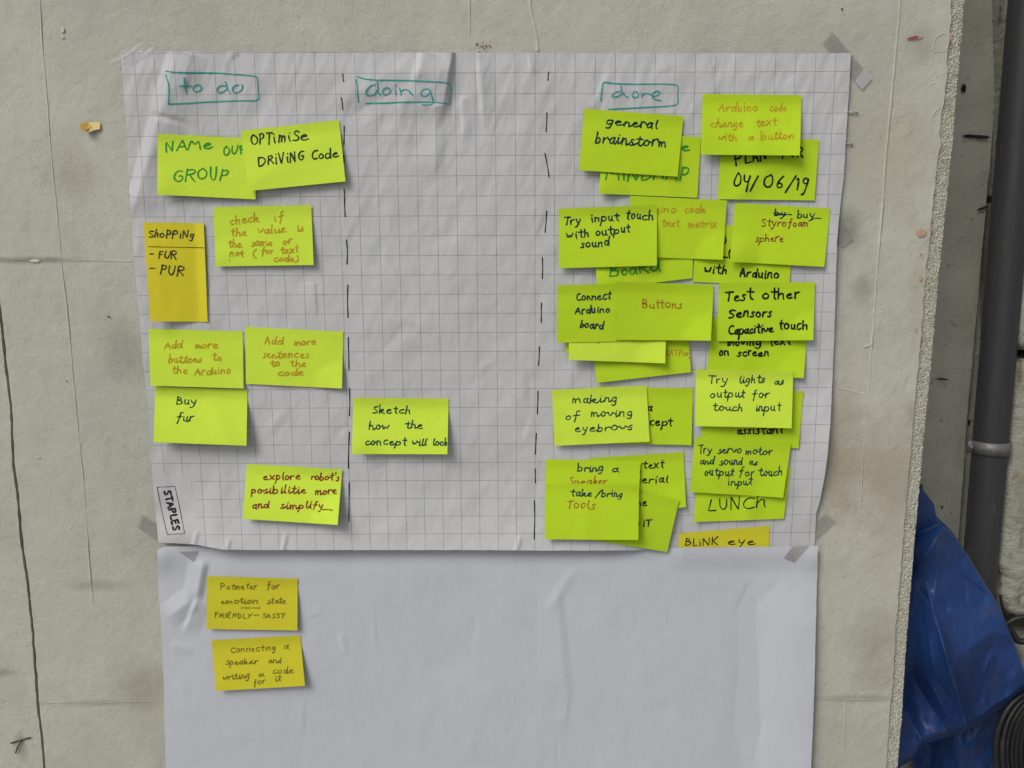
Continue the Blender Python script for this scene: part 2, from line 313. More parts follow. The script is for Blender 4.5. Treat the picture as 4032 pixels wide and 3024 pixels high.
def word(text, x0, y0, x1, y1, xh, rnd, slant=.13, joined=False):
    """strokes of a word whose baseline runs from (x0,y0) to (x1,y1), in photo px"""
    out = []; pen = 0.0; gap = 2.2 if not joined else 2.8
    wx = [rnd.uniform(.8, 1.2) for _ in text]
    widths = [(G[c][0] if c in G else 6) * q for c, q in zip(text, wx)]; total = sum(widths) + gap * (len(text) - 1)
    L = math.hypot(x1 - x0, y1 - y0); ex = ((x1 - x0) / L, (y1 - y0) / L); ey = (ex[1], -ex[0]); k = L / total; kv = xh / 10
    wobb = rnd.uniform(0, 6); prev = None
    def place(X, Y): return np.stack([x0 + ex[0] * X + ey[0] * Y, y0 + ex[1] * X + ey[1] * Y], -1)
    for n_, (c, wc) in enumerate(zip(text, widths)):
        if c in G:
            sy = 1 + rnd.uniform(-.14, .12); dy = .7 * math.sin(wobb + n_ * 1.3) + rnd.uniform(-.5, .5); sl = slant + rnd.uniform(-.07, .07)
            def T(P): return place((pen + P[:, 0] * wx[n_]) * k + P[:, 1] * sl * kv, (P[:, 1] * sy + dy) * kv)
            jit = .6 if c.islower() else .9
            for st in G[c][1].split('|'):
                P = np.array([tuple(map(float, q.split(','))) for q in st.split()])
                P = P + np.array([[rnd.uniform(-jit, jit), rnd.uniform(-jit, jit)] for _ in P])
                if c.isalpha() and c.islower() or c.isdigit() or len(P) > 4: P = chaikin(P, 2)
                elif len(P) > 1: P = np.vstack([P[:1]] + [np.stack([np.linspace(a_[0], b_[0], 4)[1:], np.linspace(a_[1], b_[1], 4)[1:]], -1) for a_, b_ in zip(P[:-1], P[1:])]); P = P + rnd.uniform(-.25, .25) * np.sin(np.arange(len(P)))[:, None]
                out.append(T(P))
            if joined:
                if prev is not None and c in ENTRY and rnd.random() < .8:
                    e_ = T(np.array([ENTRY[c]], float))[0]; m_ = (prev + e_) / 2 + np.array([0, .12 * xh]); out.append(chaikin(np.array([prev, m_, e_]), 2))
                prev = T(np.array([EXIT[c]], float))[0] if c in EXIT else None
        pen += wc + gap
    return out

# ------------------------------------------------------------------ heights (metres in front of the board face)
def fold(x, y, p0, p1, A, wl, wr, w_end=None, taper=(.05, .35)):
    p0 = np.array(p0, float); p1 = np.array(p1, float); L = np.hypot(*(p1 - p0)); e = (p1 - p0) / L
    s = ((x - p0[0]) * e[0] + (y - p0[1]) * e[1]) / L; d = (x - p0[0]) * e[1] - (y - p0[1]) * e[0]
    if e[1] < 0: d = -d
    k = 1 + (np.clip(s, 0, 1) * ((w_end or 1) - 1))
    prof = np.where(d < 0, 1 + d / (wl * k), 1 - d / (wr * k)); prof = np.clip(prof, 0, 1)
    prof = np.where(prof > .93, .93 + (prof - .93) * .4, prof); prof = np.where(prof < .25, prof * prof * 2 + prof * .5, prof)
    return A * prof * sstep(-.001, taper[0], s) * (1 - sstep(1 - taper[1], 1.0, s))
def gauss(x, y, cx, cy, rx, ry): return np.exp(-((x - cx) / rx) ** 2 - ((y - cy) / ry) ** 2)
rc = random.Random(3)
def rand_creases(n, x0, x1, y0, y1, amp):
    r = []
    for _ in range(n):
        cx, cy = rc.uniform(x0, x1), rc.uniform(y0, y1); L = rc.uniform(60, 260); a = math.pi / 2 + rc.choice((rc.gauss(.25, .25), rc.gauss(-.1, .5), rc.uniform(-1.5, 1.5)))
        r.append(((cx, cy), (cx + L * math.cos(a), cy + L * math.sin(a)), rc.uniform(.25, 1) * amp * rc.choice((1, 1, -1)), rc.uniform(12, 70), rc.uniform(10, 45)))
    return r
CRU = rand_creases(120, 480, 3300, 180, 2150, .00085); CRL = rand_creases(34, 640, 3200, 2200, 3200, .0007)
def h_grid(x, y):
    x = np.asarray(x, float); y = np.asarray(y, float)
    h = .0042 + .0022 * fbm(x / 420 + 3, y / 330, 5, 3) + .0007 * fbm(x / 90, y / 120, 9, 3) + .0011 * fbm((x + y * .35) / 55, y / 260, 21, 2) * sstep(1300, 200, y)
    k = .1 + 1.3 * np.clip(vnoise(x / 340, y / 300, 101) + .45, 0, 1)
    h = h + k * (.0008 * fbm((x + y * .45) / 110, (y - x * .3) / 210, 33, 2) - .0013 * np.abs(vnoise((x + y * .7) / 190, (y - x * .5) / 330, 77)) - .0010 * np.abs(vnoise((x - y * .25) / 150, (y + x * .5) / 220, 79)))
    for p0, p1, A, wl, wr in CRU: h = h + fold(x, y, p0, p1, A, wl, wr, taper=(.4, .4))
    e = lambda *p: tuple(map(tuple, fr('E', p))); a = lambda *p: tuple(map(tuple, fr('A', p)))
    q = e((1108, 80), (985, 800)); h = h + fold(x, y, q[0], q[1], .0075, 150, 13, 3.6, (.01, .5))
    q = e((842, 90), (775, 420)); h = h + fold(x, y, q[0], q[1], .0050, 19, 80, 1.6, (.01, .5))
    q = e((1345, 90), (1410, 900)); h = h + fold(x, y, q[0], q[1], .0026, 16, 60); q = e((1800, 90), (1835, 330)); h = h + fold(x, y, q[0], q[1], .0016, 12, 40); q = e((1200, 500), (1215, 940)); h = h + fold(x, y, q[0], q[1], .0014, 12, 30); q = e((965, 560), (955, 1300)); h = h + fold(x, y, q[0], q[1], .0022, 90, 40)
    q = e((780, 340), (60, 760)); h = h + fold(x, y, q[0], q[1], -.0022, 70, 60, 1, (.2, .3))
    q = a((600, 80), (430, 700)); h = h + fold(x, y, q[0], q[1], .0056, 42, 130, 1.2, (.01, .1))
    q = a((440, 640), (185, 1600)); h = h + fold(x, y, q[0], q[1], .0062, 42, 130, 1, (.1, .2))
    q = a((740, 90), (600, 500)); h = h + fold(x, y, q[0], q[1], .0016, 40, 30)
    q = a((1140, 100), (1050, 160)); h = h + fold(x, y, q[0], q[1], .0014, 20, 20)
    h = h + fold(x, y, (1236, 1110), (1246, 1260), .0012, 60, 10)
    h = h + fold(x, y, (2330, 430), (2420, 250), .0012, 20, 30)
    for cx, cy in ((778, 2120), (1130, 2130), (905, 2150), (2050, 2140), (2900, 1700)): h = h + fold(x, y, (cx, cy - 40), (cx - 22, cy + 60), .0016, 14, 14, 1, (.3, .3))
    # top edge is taped flat, bottom edge curls out between the corners, right edge stands off lower down
    h = .0016 + (h - .0016) * (.65 + .35 * sstep(205, 300, y))
    win = sstep(690, 860, x) * (1 - sstep(2380, 2640, x))
    h = h + .0115 * np.clip((y - 1860) / 306, 0, 1.1) ** 1.7 * win
    h = h + .010 * gauss(x, y, 3290, 1780, 110, 210) + .004 * gauss(x, y, 3310, 1100, 90, 260) + .004 * gauss(x, y, 560, 1500, 60, 300)
    h = h + .006 * gauss(x, y, 700, 2110, 70, 60) 
    k = sstep(2560, 2700, x) * sstep(2000, 2120, y); h = h * (1 - k) + .0022 * k
    return np.maximum(h, .0012)
def h_plain(x, y):
    x = np.asarray(x, float); y = np.asarray(y, float)
    h = .0030 + .0016 * fbm(x / 500 + 7, y / 500, 41, 2) + .0005 * fbm(x / 130, y / 160, 47, 2)
    for p0, p1, A, wl, wr in CRL: h = h + fold(x, y, p0, p1, A, wl, wr, taper=(.4, .4))
    K = lambda *p: tuple(map(tuple, fr('K', p))); Vv = lambda *p: tuple(map(tuple, fr('V', p)))
    q = K((545, 300), (470, 720)); h = h + fold(x, y, q[0], q[1], .0042, 60, 26, 1.0, (.2, .3))
    q = K((500, 640), (360, 1000)); h = h + fold(x, y, q[0], q[1], .0032, 16, 60, 1.0, (.2, .4))
    q = K((470, 650), (170, 880)); h = h + fold(x, y, q[0], q[1], .0040, 60, 50, 1.0, (.25, .5))
    q = K((230, 1060), (470, 1140)); h = h + fold(x, y, q[0], q[1], .0012, 30, 30, 1, (.3, .3))
    q = K((1740, 960), (1800, 1180)); h = h + fold(x, y, q[0], q[1], .0010, 14, 22, 1, (.3, .3))
    q = Vv((1255, 150), (1290, 560)); h = h + fold(x, y, q[0], q[1], .0016, 80, 26, 1.4, (.2, .3))
    q = Vv((1320, 100), (1220, 260)); h = h + fold(x, y, q[0], q[1], .0010, 30, 30, 1, (.3, .3))
    h = h + .007 * sstep(2960, 3215, x) * sstep(2160, 2500, y) - .0035 * gauss(x, y, 2950, 2700, 70, 420)
    h = h + .006 * gauss(x, y, 625, 2190, 80, 60) + .004 * gauss(x, y, 3215, 2200, 60, 60)
    k = (1 - sstep(2150, 2260, y)) * sstep(700, 840, x) * (1 - sstep(2500, 2650, x)); h = h * (1 - k) + .0012 * k
    k2 = (1 - sstep(2170, 2260, y)) * sstep(2600, 2700, x); h = h + .0030 * k2
    return np.maximum(h, .0008)

# ------------------------------------------------------------------ structure
def poly(f, pts): return fr(f, pts)
def world_line(S, Y=0.0):
    q = at(S[:, 0], S[:, 1], Y); o = np.argsort(q[:, 2]); return q[o, 2], q[o, 0]
def edge_fn(S, Y=0.0, slope=True):
    z, x = world_line(S, Y); k0 = (x[5 if len(x) > 5 else 1] - x[0]) / (z[5 if len(z) > 5 else 1] - z[0]); k1 = k0 * 0
    def f(Z):
        r = np.interp(Z, z, x); return r
    return f
front = np.vstack([poly('T', [(348, 0), (345, 125), (353, 190), (333, 250), (330, 320), (331, 400), (318, 470), (311, 520), (304, 590), (318, 650), (301, 760), (291, 860), (280, 975), (264, 1012), (256, 1100), (241, 1250), (251, 1330), (240, 1400), (232, 1470), (216, 1560), (205, 1655)]),
                   poly('M', [(712, 60), (699, 200), (672, 450), (645, 800), (621, 1050), (604, 1250), (585, 1500)]),
                   poly('N', [(519, 20), (508, 150), (500, 260), (480, 500), (464, 700), (445, 920), (431, 1180), (412, 1380), (394, 1659)])])
back = np.vstack([poly('T', [(503, 0), (490, 100), (482, 300), (462, 450), (456, 600), (440, 720), (421, 950), (396, 1300), (371, 1500), (356, 1655)]),
                  poly('M', [(795, 200), (770, 420), (745, 720), (725, 950), (705, 1150), (690, 1300), (670, 1500)]),
                  poly('N', [(601, 20), (580, 250), (552, 560), (530, 830), (510, 1080), (492, 1400), (468, 1659)])])
crack = poly('S', [(-75, 300), (-45, 700), (-14, 1120), (10, 1305), (24, 1451), (43, 1597), (53, 1829), (69, 1939), (85, 2134), (110, 2293), (130, 2500), (140, 2646), (152, 2805), (165, 2902), (175, 3023)])
Zt, Zb = 2.25, 0.0
def board(name, xl, xr, nu, nv, mt, Y=0.0, thick=.05, amp=.0006, tags=None, parent=None, zr=(Zb, Zt), jag=(0, 0), seed=1):
    Z = np.linspace(zr[1], zr[0], nv); a = xl(Z); b = xr(Z)
    if jag[0]: a = a + jag[0] * fbm(Z * 60, Z * 0, seed, 4)
    if jag[1]: b = b + jag[1] * fbm(Z * 60, Z * 0 + 5, seed + 3, 4)
    u = np.linspace(0, 1, nu); X = a[:, None] * (1 - u) + b[:, None] * u; ZZ = np.repeat(Z[:, None], nu, 1)
    YY = Y - amp * fbm(X * 14, ZZ * 12, seed + 9, 4)
    return link(name, grid_mesh(name, np.stack([X, YY, ZZ], -1), thick=thick), mt, parent, **(tags or {}))
ground = link('ground', mesh('ground', [(-60, -60, 0), (60, -60, 0), (60, 60, 0), (-60, 60, 0)], [(0, 1, 2, 3)]), M_GROUND, None, False, kind='structure')

f_front, f_back, f_crack = edge_fn(front), edge_fn(back), edge_fn(crack)
bd = bpy.data.objects.new('painted_board', None); COL.objects.link(bd); bd.location = (0, 0, 0)
bd['label'] = 'large cream painted canvas board behind the taped chart sheets'; bd['category'] = 'board'
board('board_face', lambda Z: f_crack(Z) + .0018, lambda Z: f_front(Z) - .0006, 420, 620, M_PANEL, 0, .048, .0010, None, bd, jag=(.0012, .0022), seed=4)
# crumbly plaster margin beyond the edge of the canvas
Z = np.linspace(Zt, Zb, 2600); u = np.linspace(0, 1, 30); a = f_front(Z) - .006; b = f_back(Z) + .0008 * fbm(Z * 120, Z * 0, 8, 3)
X = a[:, None] * (1 - u) + b[:, None] * u; ZZ = np.repeat(Z[:, None], 30, 1)
n1 = vnoise(X * 900, ZZ * 620, 3) ; n2 = fbm(X * 380 + ZZ * 200, ZZ * 330, 13, 3)
YY = .0030 + u[None, :] * .003 - .0024 * n1 - .0036 * np.abs(n2) + .004 * np.clip(u[None, :] - .93, 0, 1) / .07
link('plaster_edge', grid_mesh('plaster_edge', np.stack([X, YY, ZZ], -1), thick=.040), M_STRIP, bd)
# raised seams in the canvas
def seam(f, pts, wd=7, hgt=.0011, skew=.0, parent=bd):
    P = resample(chaikin(fr(f, pts), 2), 10); n = len(P); T = np.gradient(P, axis=0); T /= np.hypot(T[:, 0], T[:, 1])[:, None]
    Nn = np.stack([-T[:, 1], T[:, 0]], -1); s = np.arange(n); rows = []
    jit = 1.6 * fbm(s / 7., s * 0., 2, 3)
    for o, hh in ((-1, -.0006), (-.35, .8), (.1, 1), (1, -.0006)):
        q = P + Nn * (o * wd + jit)[:, None]; amp = hgt * .8 * (.35 + 1.6 * np.abs(fbm(s / 16., s * 0. + 4, 6, 2)))
        rows.append(at(q[:, 0], q[:, 1], -(np.where(hh > 0, amp * hh, -.0006) + .0004)))
    link('seam', grid_mesh('seam', np.stack(rows, 1)), M_PANEL, parent)
seam('S', [(3545, -40), (3541, 60), (3532, 150), (3524, 250), (3510, 400), (3499, 500), (3486, 640), (3477, 800), (3466, 925), (3455, 1050), (3446, 1180), (3441, 1260), (3433, 1363)], 6, .0014)
seam('S', [(3433, 1363), (3428, 1400), (3420, 1560), (3410, 1640), (3399, 1794), (3390, 2000)], 3, .0003)
seam('S', [(3300, 1530), (3345, 1538), (3380, 1550), (3416, 1556)], 5, .0012)
seam('S', [(3400, 1368), (3425, 1360), (3433, 1352)], 5, .0012)
seam('S', [(156, -30), (158, 30), (163, 150), (178, 300), (188, 420), (196, 560), (210, 700), (226, 850), (244, 1061), (262, 1200), (280, 1400), (299, 1610), (316, 1780), (330, 1900), (352, 2250), (368, 2380)], 4, .0006)
seam('S', [(2085, -30), (2092, 60), (2110, 120), (2118, 200)], 7, .0012)
seam('S', [(1849, -30), (1849, 205)], 3, .0005)
seam('S', [(180, 2768), (260, 2764), (350, 2772), (450, 2766), (600, 2762)], 3, .0004)
seam('S', [(3240, 2752), (3350, 2756), (3480, 2758)], 3, .0002)
seam('S', [(60, 1022), (150, 1030), (300, 1024), (520, 1030)], 3, .0004)
seam('S', [(3330, 2760), (3325, 2860), (3318, 3060)], 3, .0004)
seam('T', [(170, 480), (185, 400), (200, 350), (240, 325), (290, 315)], 3, .0006)
seam('T', [(150, 620), (170, 560), (172, 480), (235, 490), (318, 472)], 3, .0006)
seam('T', [(140, 720), (170, 680), (215, 670)], 3, .0006)
seam('T', [(140, 800), (155, 780), (225, 768)], 3, .0006)
seam('T', [(170, 1080), (200, 1030), (245, 1000)], 3, .0008)
# flaked spots
def blob(name, f, c, rx, ry, m, parent, h=.0011, n=18, seed=0, label=None, ang=0):
    rr = random.Random(seed); cx, cy = fr(f, [c])[0]; pts = []
    for i in range(n):
        q = 2 * math.pi * i / n; k = rr.uniform(.72, 1.1); X = rx * k * math.cos(q); Y = ry * k * math.sin(q)
        pts.append((cx + X * math.cos(ang) - Y * math.sin(ang), cy + X * math.sin(ang) + Y * math.cos(ang)))
    P = np.array([(cx, cy)] + pts); V = at(P[:, 0], P[:, 1], -h)
    o = link(name, mesh(name, V, [(0, 1 + i, 1 + (i + 1) % n) for i in range(n)]), m, parent)
    if label: o['label'] = label
    return o
for i, (f, c, rx, ry) in enumerate([('M', (645, 178), 20, 17), ('M', (642, 445), 8, 11), ('M', (614, 755), 5, 10), ('M', (642, 300), 5, 5), ('T', (334, 350), 5, 16), ('M', (702, 150), 4, 16)]):
    blob('paint_chip', f, c, rx, ry, M_CHIP, bd, .0013, seed=i, label='salmon pink undercoat showing' if i == 0 else None)
for i, (f, c, rx, ry) in enumerate([('O', (406, 192), 8, 12), ('O', (405, 238), 8, 6), ('P', (113, 22), 22, 7), ('P', (210, 408), 5, 5), ('P', (225, 883), 8, 4), ('P', (122, 656), 9, 5), ('L', (240, 75), 5, 4), ('P', (350, 203), 5, 4)]):
    blob('paint_flake', f, c, rx, ry, M_PALECHIP if i in (0, 1, 2, 4) else M_WOOD if i in (7, 6) else M_SEAM, bd, .0014, seed=20 + i)
rr = random.Random(5)
for i in range(16):
    c = (1385 + rr.gauss(0, 45) * 1, 55 + rr.gauss(0, 20)); blob('speck', 'E', c, rr.uniform(1.5, 4.5), rr.uniform(2, 5.5), M_CHIP if i % 2 else M_WOOD, bd, .0013, 7, 40 + i)
for x0, y0, x1, y1, wd in ((3574, 155, 3608, 147, 7), (3592, 152, 3629, 142, 5)):
    pass
def redmark():
    st = [(fr('L', [(775, 318), (815, 308), (850, 303), (892, 295)]), 7), (fr('L', [(782, 310), (830, 298), (860, 296)]), 4), (fr('L', [(800, 325), (850, 318), (880, 310)]), 3)]
    link('crayon_mark', ribbons(st, lambda x, y: np.full_like(x, .0012)), M_RED, bd, label='short red crayon smear')
redmark()
# scratches near the bottom left
st = [(fr('P', [(35, 1580), (60, 1572), (98, 1562)]), 5), (fr('P', [(72, 1570), (58, 1590), (50, 1612)]), 5)]

lb = bpy.data.objects.new('side_board', None); COL.objects.link(lb); lb['label'] = 'narrow cream board left of the dark vertical crack'; lb['category'] = 'board'
board('board_face', lambda Z: Z * 0 - 1.4, lambda Z: f_crack(Z) - .0016, 160, 620, M_PANEL_L, -.0006, .048, .0010, None, lb, jag=(0, .0016), seed=24)
link('pencil_scratch', ribbons(st, lambda x, y: np.full_like(x, .0022)), INK['b'], lb)
link('batten', box_mesh('batten', -1.0, -.5, .055, .075, 0, Zt), M_WOOD, None, False, label='dark wooden batten seen in the crack between two boards', category='batten')

# recess to the right: old wall, downpipe, dark gap, whitewashed masonry
YR = .23
rw = edge_fn(poly('S', [(4020, -700), (3957, 0), (3938, 200), (3820, 1500), (3777, 2079), (3752, 2465), (3700, 3100)]), YR)
board('recess_wall', lambda Z: Z * 0 + .35, rw, 90, 260, M_RECESS, YR, .05, .003, dict(label='dull green-grey old plaster wall in the shaded recess behind the board', category='wall', kind='thing'), seed=31)
rwo = bpy.data.objects['recess_wall']
rw2 = edge_fn(poly('S', [(4120, -700), (4060, 0), (3936, 1500), (3880, 2079), (3800, 3100)]), YR + .03)
board('wall_return', lambda Z: Z * 0 + .5, rw2, 30, 120, M_RECESS, YR + .03, .03, .003, None, rwo, seed=33)
# holes and gouges in the recess wall: flat near-black patches, inner shade painted in
def rblob(name, f, c, rx, ry, seed, Y=YR - .0045, ang=0, m=M_VOID):
    rr = random.Random(seed); cx, cy = fr(f, [c])[0]; n = 22; P = [(cx, cy)]
    for i in range(n):
        q = 2 * math.pi * i / n; k = rr.uniform(.8, 1.1); X = rx * k * math.cos(q); Yy = ry * k * math.sin(q) * (1 if abs(math.cos(q)) < .8 else .4)
        P.append((cx + X * math.cos(ang) - Yy * math.sin(ang), cy + X * math.sin(ang) + Yy * math.cos(ang)))
    P = np.array(P); link(name, mesh(name, at(P[:, 0], P[:, 1], Y), [(0, 1 + i, 1 + (i + 1) % n) for i in range(n)]), m, rwo)
rblob('hole_shade', 'T', (462, 825), 11, 18, 3); rblob('gouge_shade', 'T', (575, 1274), 62, 8, 5, ang=.06)
rblob('gouge_shade', 'T', (792, 100), 8, 12, 6); rblob('gouge_shade', 'T', (775, 640), 6, 16, 7); rblob('gouge_shade', 'Q', (655, 340), 6, 14, 8); rblob('gouge_shade', 'Q', (435, 1030), 4, 7, 9)
rblob('gouge_shade', 'M', (1010, 30), 30, 5, 10, ang=-.35); rblob('gouge_shade', 'M', (770, 1045), 28, 4, 12, ang=.1)
# downpipe
YP = .185
pc = at(4046, 0, YP); pc2 = at(*fr('Q', [(762, 1300)])[0], YP)
px = pc[0]; prad = .0252
pipe = bpy.data.objects.new('downpipe', None); COL.objects.link(pipe); pipe.location = (px, YP, 0)
pipe['label'] = 'dark grey round downpipe running down the recess right of the board'; pipe['category'] = 'pipe'
def pipe_x(Z): return pc[0] + (pc2[0] - pc[0]) * (Z - pc[2]) / (pc2[2] - pc[2])
V, Fc = tube([(pipe_x(z) - px, 0, z) for z in np.linspace(0, Zt, 12)], prad, 40); link('pipe_run', mesh('pipe_run', V, Fc), M_PIPE, pipe)
bz = at(*fr('Q', [(815, 565)])[0], YP - prad)[2]; bx = pipe_x(bz) - px
V = []; Fc = []; nn = 28
for i in range(nn):
    q = math.pi * (1.0 + i / (nn - 1)); 
    for r_, z_ in ((prad + .0002, bz - .010), (prad + .0030, bz - .010), (prad + .0030, bz + .010), (prad + .0002, bz + .010)):
        V.append((bx + r_ * math.cos(q), r_ * math.sin(q), z_))
for i in range(nn - 1):
    for k in range(4): Fc.append((i * 4 + k, i * 4 + (k + 1) % 4, i * 4 + 4 + (k + 1) % 4, i * 4 + 4 + k))
br = link('pipe_clamp', mesh('pipe_clamp', V, Fc), M_BRACKET, pipe)
for sg in (-1, 1):
    link('clamp_ear', box_mesh('clamp_ear', *sorted((bx + sg * prad, bx + sg * (prad + .012))), -.004, -.001, bz - .010, bz + .010), M_BRACKET, pipe, False)
    V, Fc = tube([(bx + sg * (prad + .008), -.004, bz), (bx + sg * (prad + .008), -.009, bz)], .0035, 10); V.append((bx + sg * (prad + .008), -.0095, bz)); 
    Fc = [tuple(q) for q in Fc] + [(10 + k, 10 + (k + 1) % 10, 20, 20) for k in range(10)]
    me = bpy.data.meshes.new('screw'); me.from_pydata([tuple(v) for v in V], [], [tuple(dict.fromkeys(q)) for q in Fc]); link('screw', me, M_BRACKET, pipe)
link('gap_backing', box_mesh('gap_backing', .45, 2.2, .40, .48, 0, Zt), M_VOID, None, False, label='almost black backing added for the shade deep in the gap behind the pipe', category='wall', kind='thing')  # backing sheet for the void, its shade put into the colour
# whitewashed blocks at the far right
YB = .17
col = bpy.data.objects.new('whitewashed_pillar', None); COL.objects.link(col); cb = at(3960, 1900, YB); col.location = (cb[0], YB, 0)
col['label'] = 'flaking whitewashed stone pillar at the far right edge'; col['category'] = 'pillar'
def block(f, pts, seed):
    S = fr(f, pts); z, x = world_line(S, YB); z0, z1 = z[0], z[-1]; nz, nx = 60, 44
    nz = 60 if z1 - z0 < .3 else 150; Z = np.linspace(z1, z0, nz); a = np.interp(Z, z, x) + .002 * fbm(Z * 90, Z * 0, seed, 3); X = a[:, None] + np.linspace(0, .30, nx)[None, :] ; ZZ = np.repeat(Z[:, None], nx, 1)
    ex = np.minimum(np.linspace(0, .30, nx)[None, :] / .022, 1); ez = np.minimum(np.minimum(ZZ - z0, z1 - ZZ) / .016, 1)
    YY = .03 * (1 - np.sqrt(np.clip(1 - (1 - ex) ** 2, 0, 1))) + .016 * (1 - np.sqrt(np.clip(1 - (1 - ez) ** 2, 0, 1))) - .005 * fbm(X * 30, ZZ * 30, seed + 2, 4)
    P = np.stack([X - cb[0], YY, ZZ], -1); link('stone', grid_mesh('stone', P, thick=.16), M_BLOCK, col)
block('M', [(1205, -1600), (1225, -700), (1205, -60)], 51)
block('M', [(1212, -20), (1203, 500), (1196, 800), (1206, 878)], 50)
S_ = np.vstack([poly('M', [(1222, 935), (1203, 965), (1188, 1200), (1170, 1450), (1152, 1660)]), poly('Q', [(960, 800), (945, 1000), (930, 1200), (915, 1350)]), poly('R', [(885, -40), (872, 60), (897, 110), (917, 150), (903, 230), (898, 300), (930, 420), (960, 480)])])
block('S', [tuple(q) for q in S_], 52)
block('R', [(960, 690), (985, 710), (1010, 900), (990, 1500), (980, 2600)], 55)

# ------------------------------------------------------------------ tarpaulin
tp = bpy.data.objects.new('tarpaulin', None); COL.objects.link(tp)
tp['label'] = 'crumpled blue tarpaulin bundled behind the right edge of the board'; tp['category'] = 'tarpaulin'
right = np.vstack([fr('Q', [(278, 888), (320, 940), (365, 1000), (385, 1100), (440, 1155), (500, 1210), (560, 1290), (640, 1410), (700, 1510)]),
                   fr('R', [(740, 160), (810, 265), (890, 400), (950, 560), (1000, 680), (1040, 790), (1071, 870), (1110, 960), (1120, 1040)])])
def tarp_y(x, y):
    r = (x - 3500) / .49673 , (y - 2200) / .49673   # local frame of the close view
    X, Y = r
    h = .075 + .020 * fbm(x / 260 + 2, y / 330, 61, 2) + .0022 * fbm(x / 60, y / 90, 65, 2)
    def rid(p0, p1, A, wl, wr, e0=.15, e1=.25):
        (ax, ay), (bx_, by_) = fr('R', [p0, p1]); L = math.hypot(bx_ - ax, by_ - ay); ex, ey = (bx_ - ax) / L, (by_ - ay) / L
        t = ((x - ax) * ex + (y - ay) * ey) / L; d = (x - ax) * ey - (y - ay) * ex
        prof = np.where(d < 0, 1 / (1 + (d / wl) ** 2) , 1 / (1 + (d / wr) ** 2)); prof = .2 * prof + .8 * np.exp(-np.abs(d) / np.where(d < 0, wl, wr) * 1.2)
        return A * prof * sstep(-e0, e0, t) * (1 - sstep(1 - e1, 1 + e1, t))
    h = h - rid((330, 330), (640, 1400), .040, 75, 34, .2, .03) - rid((420, 640), (600, 1300), .009, 12, 16)
    h = h + rid((150, 880), (520, 1460), .022, 60, 60) - rid((490, -340), (240, 60), .028, 70, 46) + rid((60, -120), (520, -330), .018, 46, 60)
    h = h - rid((860, 560), (560, 760), .008, 90, 60) - rid((130, 1180), (290, 1500), .016, 40, 50) - rid((400, -100), (360, 300), .010, 30, 60)
    rq = random.Random(12)
    for _ in range(22):
        a_ = (rq.uniform(150, 950), rq.uniform(-200, 1250)); t_ = rq.gauss(1.2, .6); L_ = rq.uniform(90, 320)
        h = h + rid(a_, (a_[0] + L_ * math.cos(t_), a_[1] + L_ * math.sin(t_)), rq.choice((1, -1)) * rq.uniform(.0015, .0042), rq.uniform(8, 26), rq.uniform(6, 16), .3, .3)
    h = h - .03 * gauss(x, y, 3760, 2560, 150, 200) + .03 * gauss(x, y, 3610, 2800, 60, 110)
    return h
bottom = fr('R', [(-60, 1720), (60, 1700), (100, 1640), (190, 1600), (215, 1560), (270, 1472), (400, 1435), (590, 1375), (640, 1352), (760, 1285), (830, 1225), (950, 1150), (1060, 1060), (1120, 1035), (1160, 1020)])
nv, nu = 300, 230
ys = np.linspace(0, 1, nv); 
topx = np.linspace(3440, 4062, nu)
ro = right[np.argsort(right[:, 0])]
ytop = np.interp(topx, ro[:, 0], ro[:, 1]); ytop = np.where(topx < ro[0, 0], ro[0, 1] - 20, ytop)
bo = bottom[np.argsort(bottom[:, 0])]; ybot = np.interp(topx, bo[:, 0], bo[:, 1])
XX = np.repeat(topx[None, :], nv, 0); YYp = ytop[None, :] * (1 - ys[:, None]) + np.maximum(ybot, ytop + 4)[None, :] * ys[:, None]
TY = tarp_y(XX, YYp)
# both free rims roll away from the viewer
rim = np.clip((YYp - ytop[None, :]) / 22, 0, 1); TY = TY + .012 * (1 - rim) ** 2; rim = np.clip((ybot[None, :] - YYp) / 34, 0, 1); TY = TY + .035 * (1 - rim) ** 2
link('tarp_sheet', grid_mesh('tarp_sheet', at(XX, YYp, TY), thick=.002), M_TARP, tp)
xx = np.linspace(3600, 3990, 70); yy = np.linspace(2740, 3300, 80); XX, YYp = np.meshgrid(xx, yy)
TY = .150 + .02 * fbm(XX / 120, YYp / 200, 71, 3) + .05 * (1 - sstep(3640, 3800, XX)) - .03 * sstep(2900, 3100, YYp) * 0 
link('lower_fold', grid_mesh('lower_fold', at(XX, YYp, TY), thick=.002), M_TARP, tp)

# ------------------------------------------------------------------ cables
cc = bpy.data.objects.new('cable_coil', None); COL.objects.link(cc)
cc['label'] = 'thick coil of black cable hanging in the lower right corner'; cc['category'] = 'cable coil'
for i in range(11):
    t = np.linspace(0, 2 * math.pi, 64, endpoint=False); cx = 4118 + i * 15 + random.uniform(-3, 3); cy = 2968 + random.uniform(-6, 6)
    rx = 196 - i * 5 + random.uniform(-4, 4); ry = 262 - i * 3 + random.uniform(-6, 6)
    yy_ = .10 - i * .005 + .01 * np.cos(t + i)
    S = np.stack([cx + rx * np.cos(t), cy + ry * np.sin(t) + 6 * np.sin(3 * t + i)], -1)
    V, Fc = tube(at(S[:, 0], S[:, 1], yy_), .0042, 10, True); link('cable_loop', mesh('cable_loop', V, Fc), M_CABLE, cc)
def cable(pts, r, Y, label):
    S = resample(chaikin(fr('R', pts), 3), 6); V, Fc = tube(at(S[:, 0], S[:, 1], np.linspace(Y[0], Y[1], len(S))), r, 10)
    link('cable', mesh('cable', V, Fc), M_CABLE, None, label=label, category='cable')
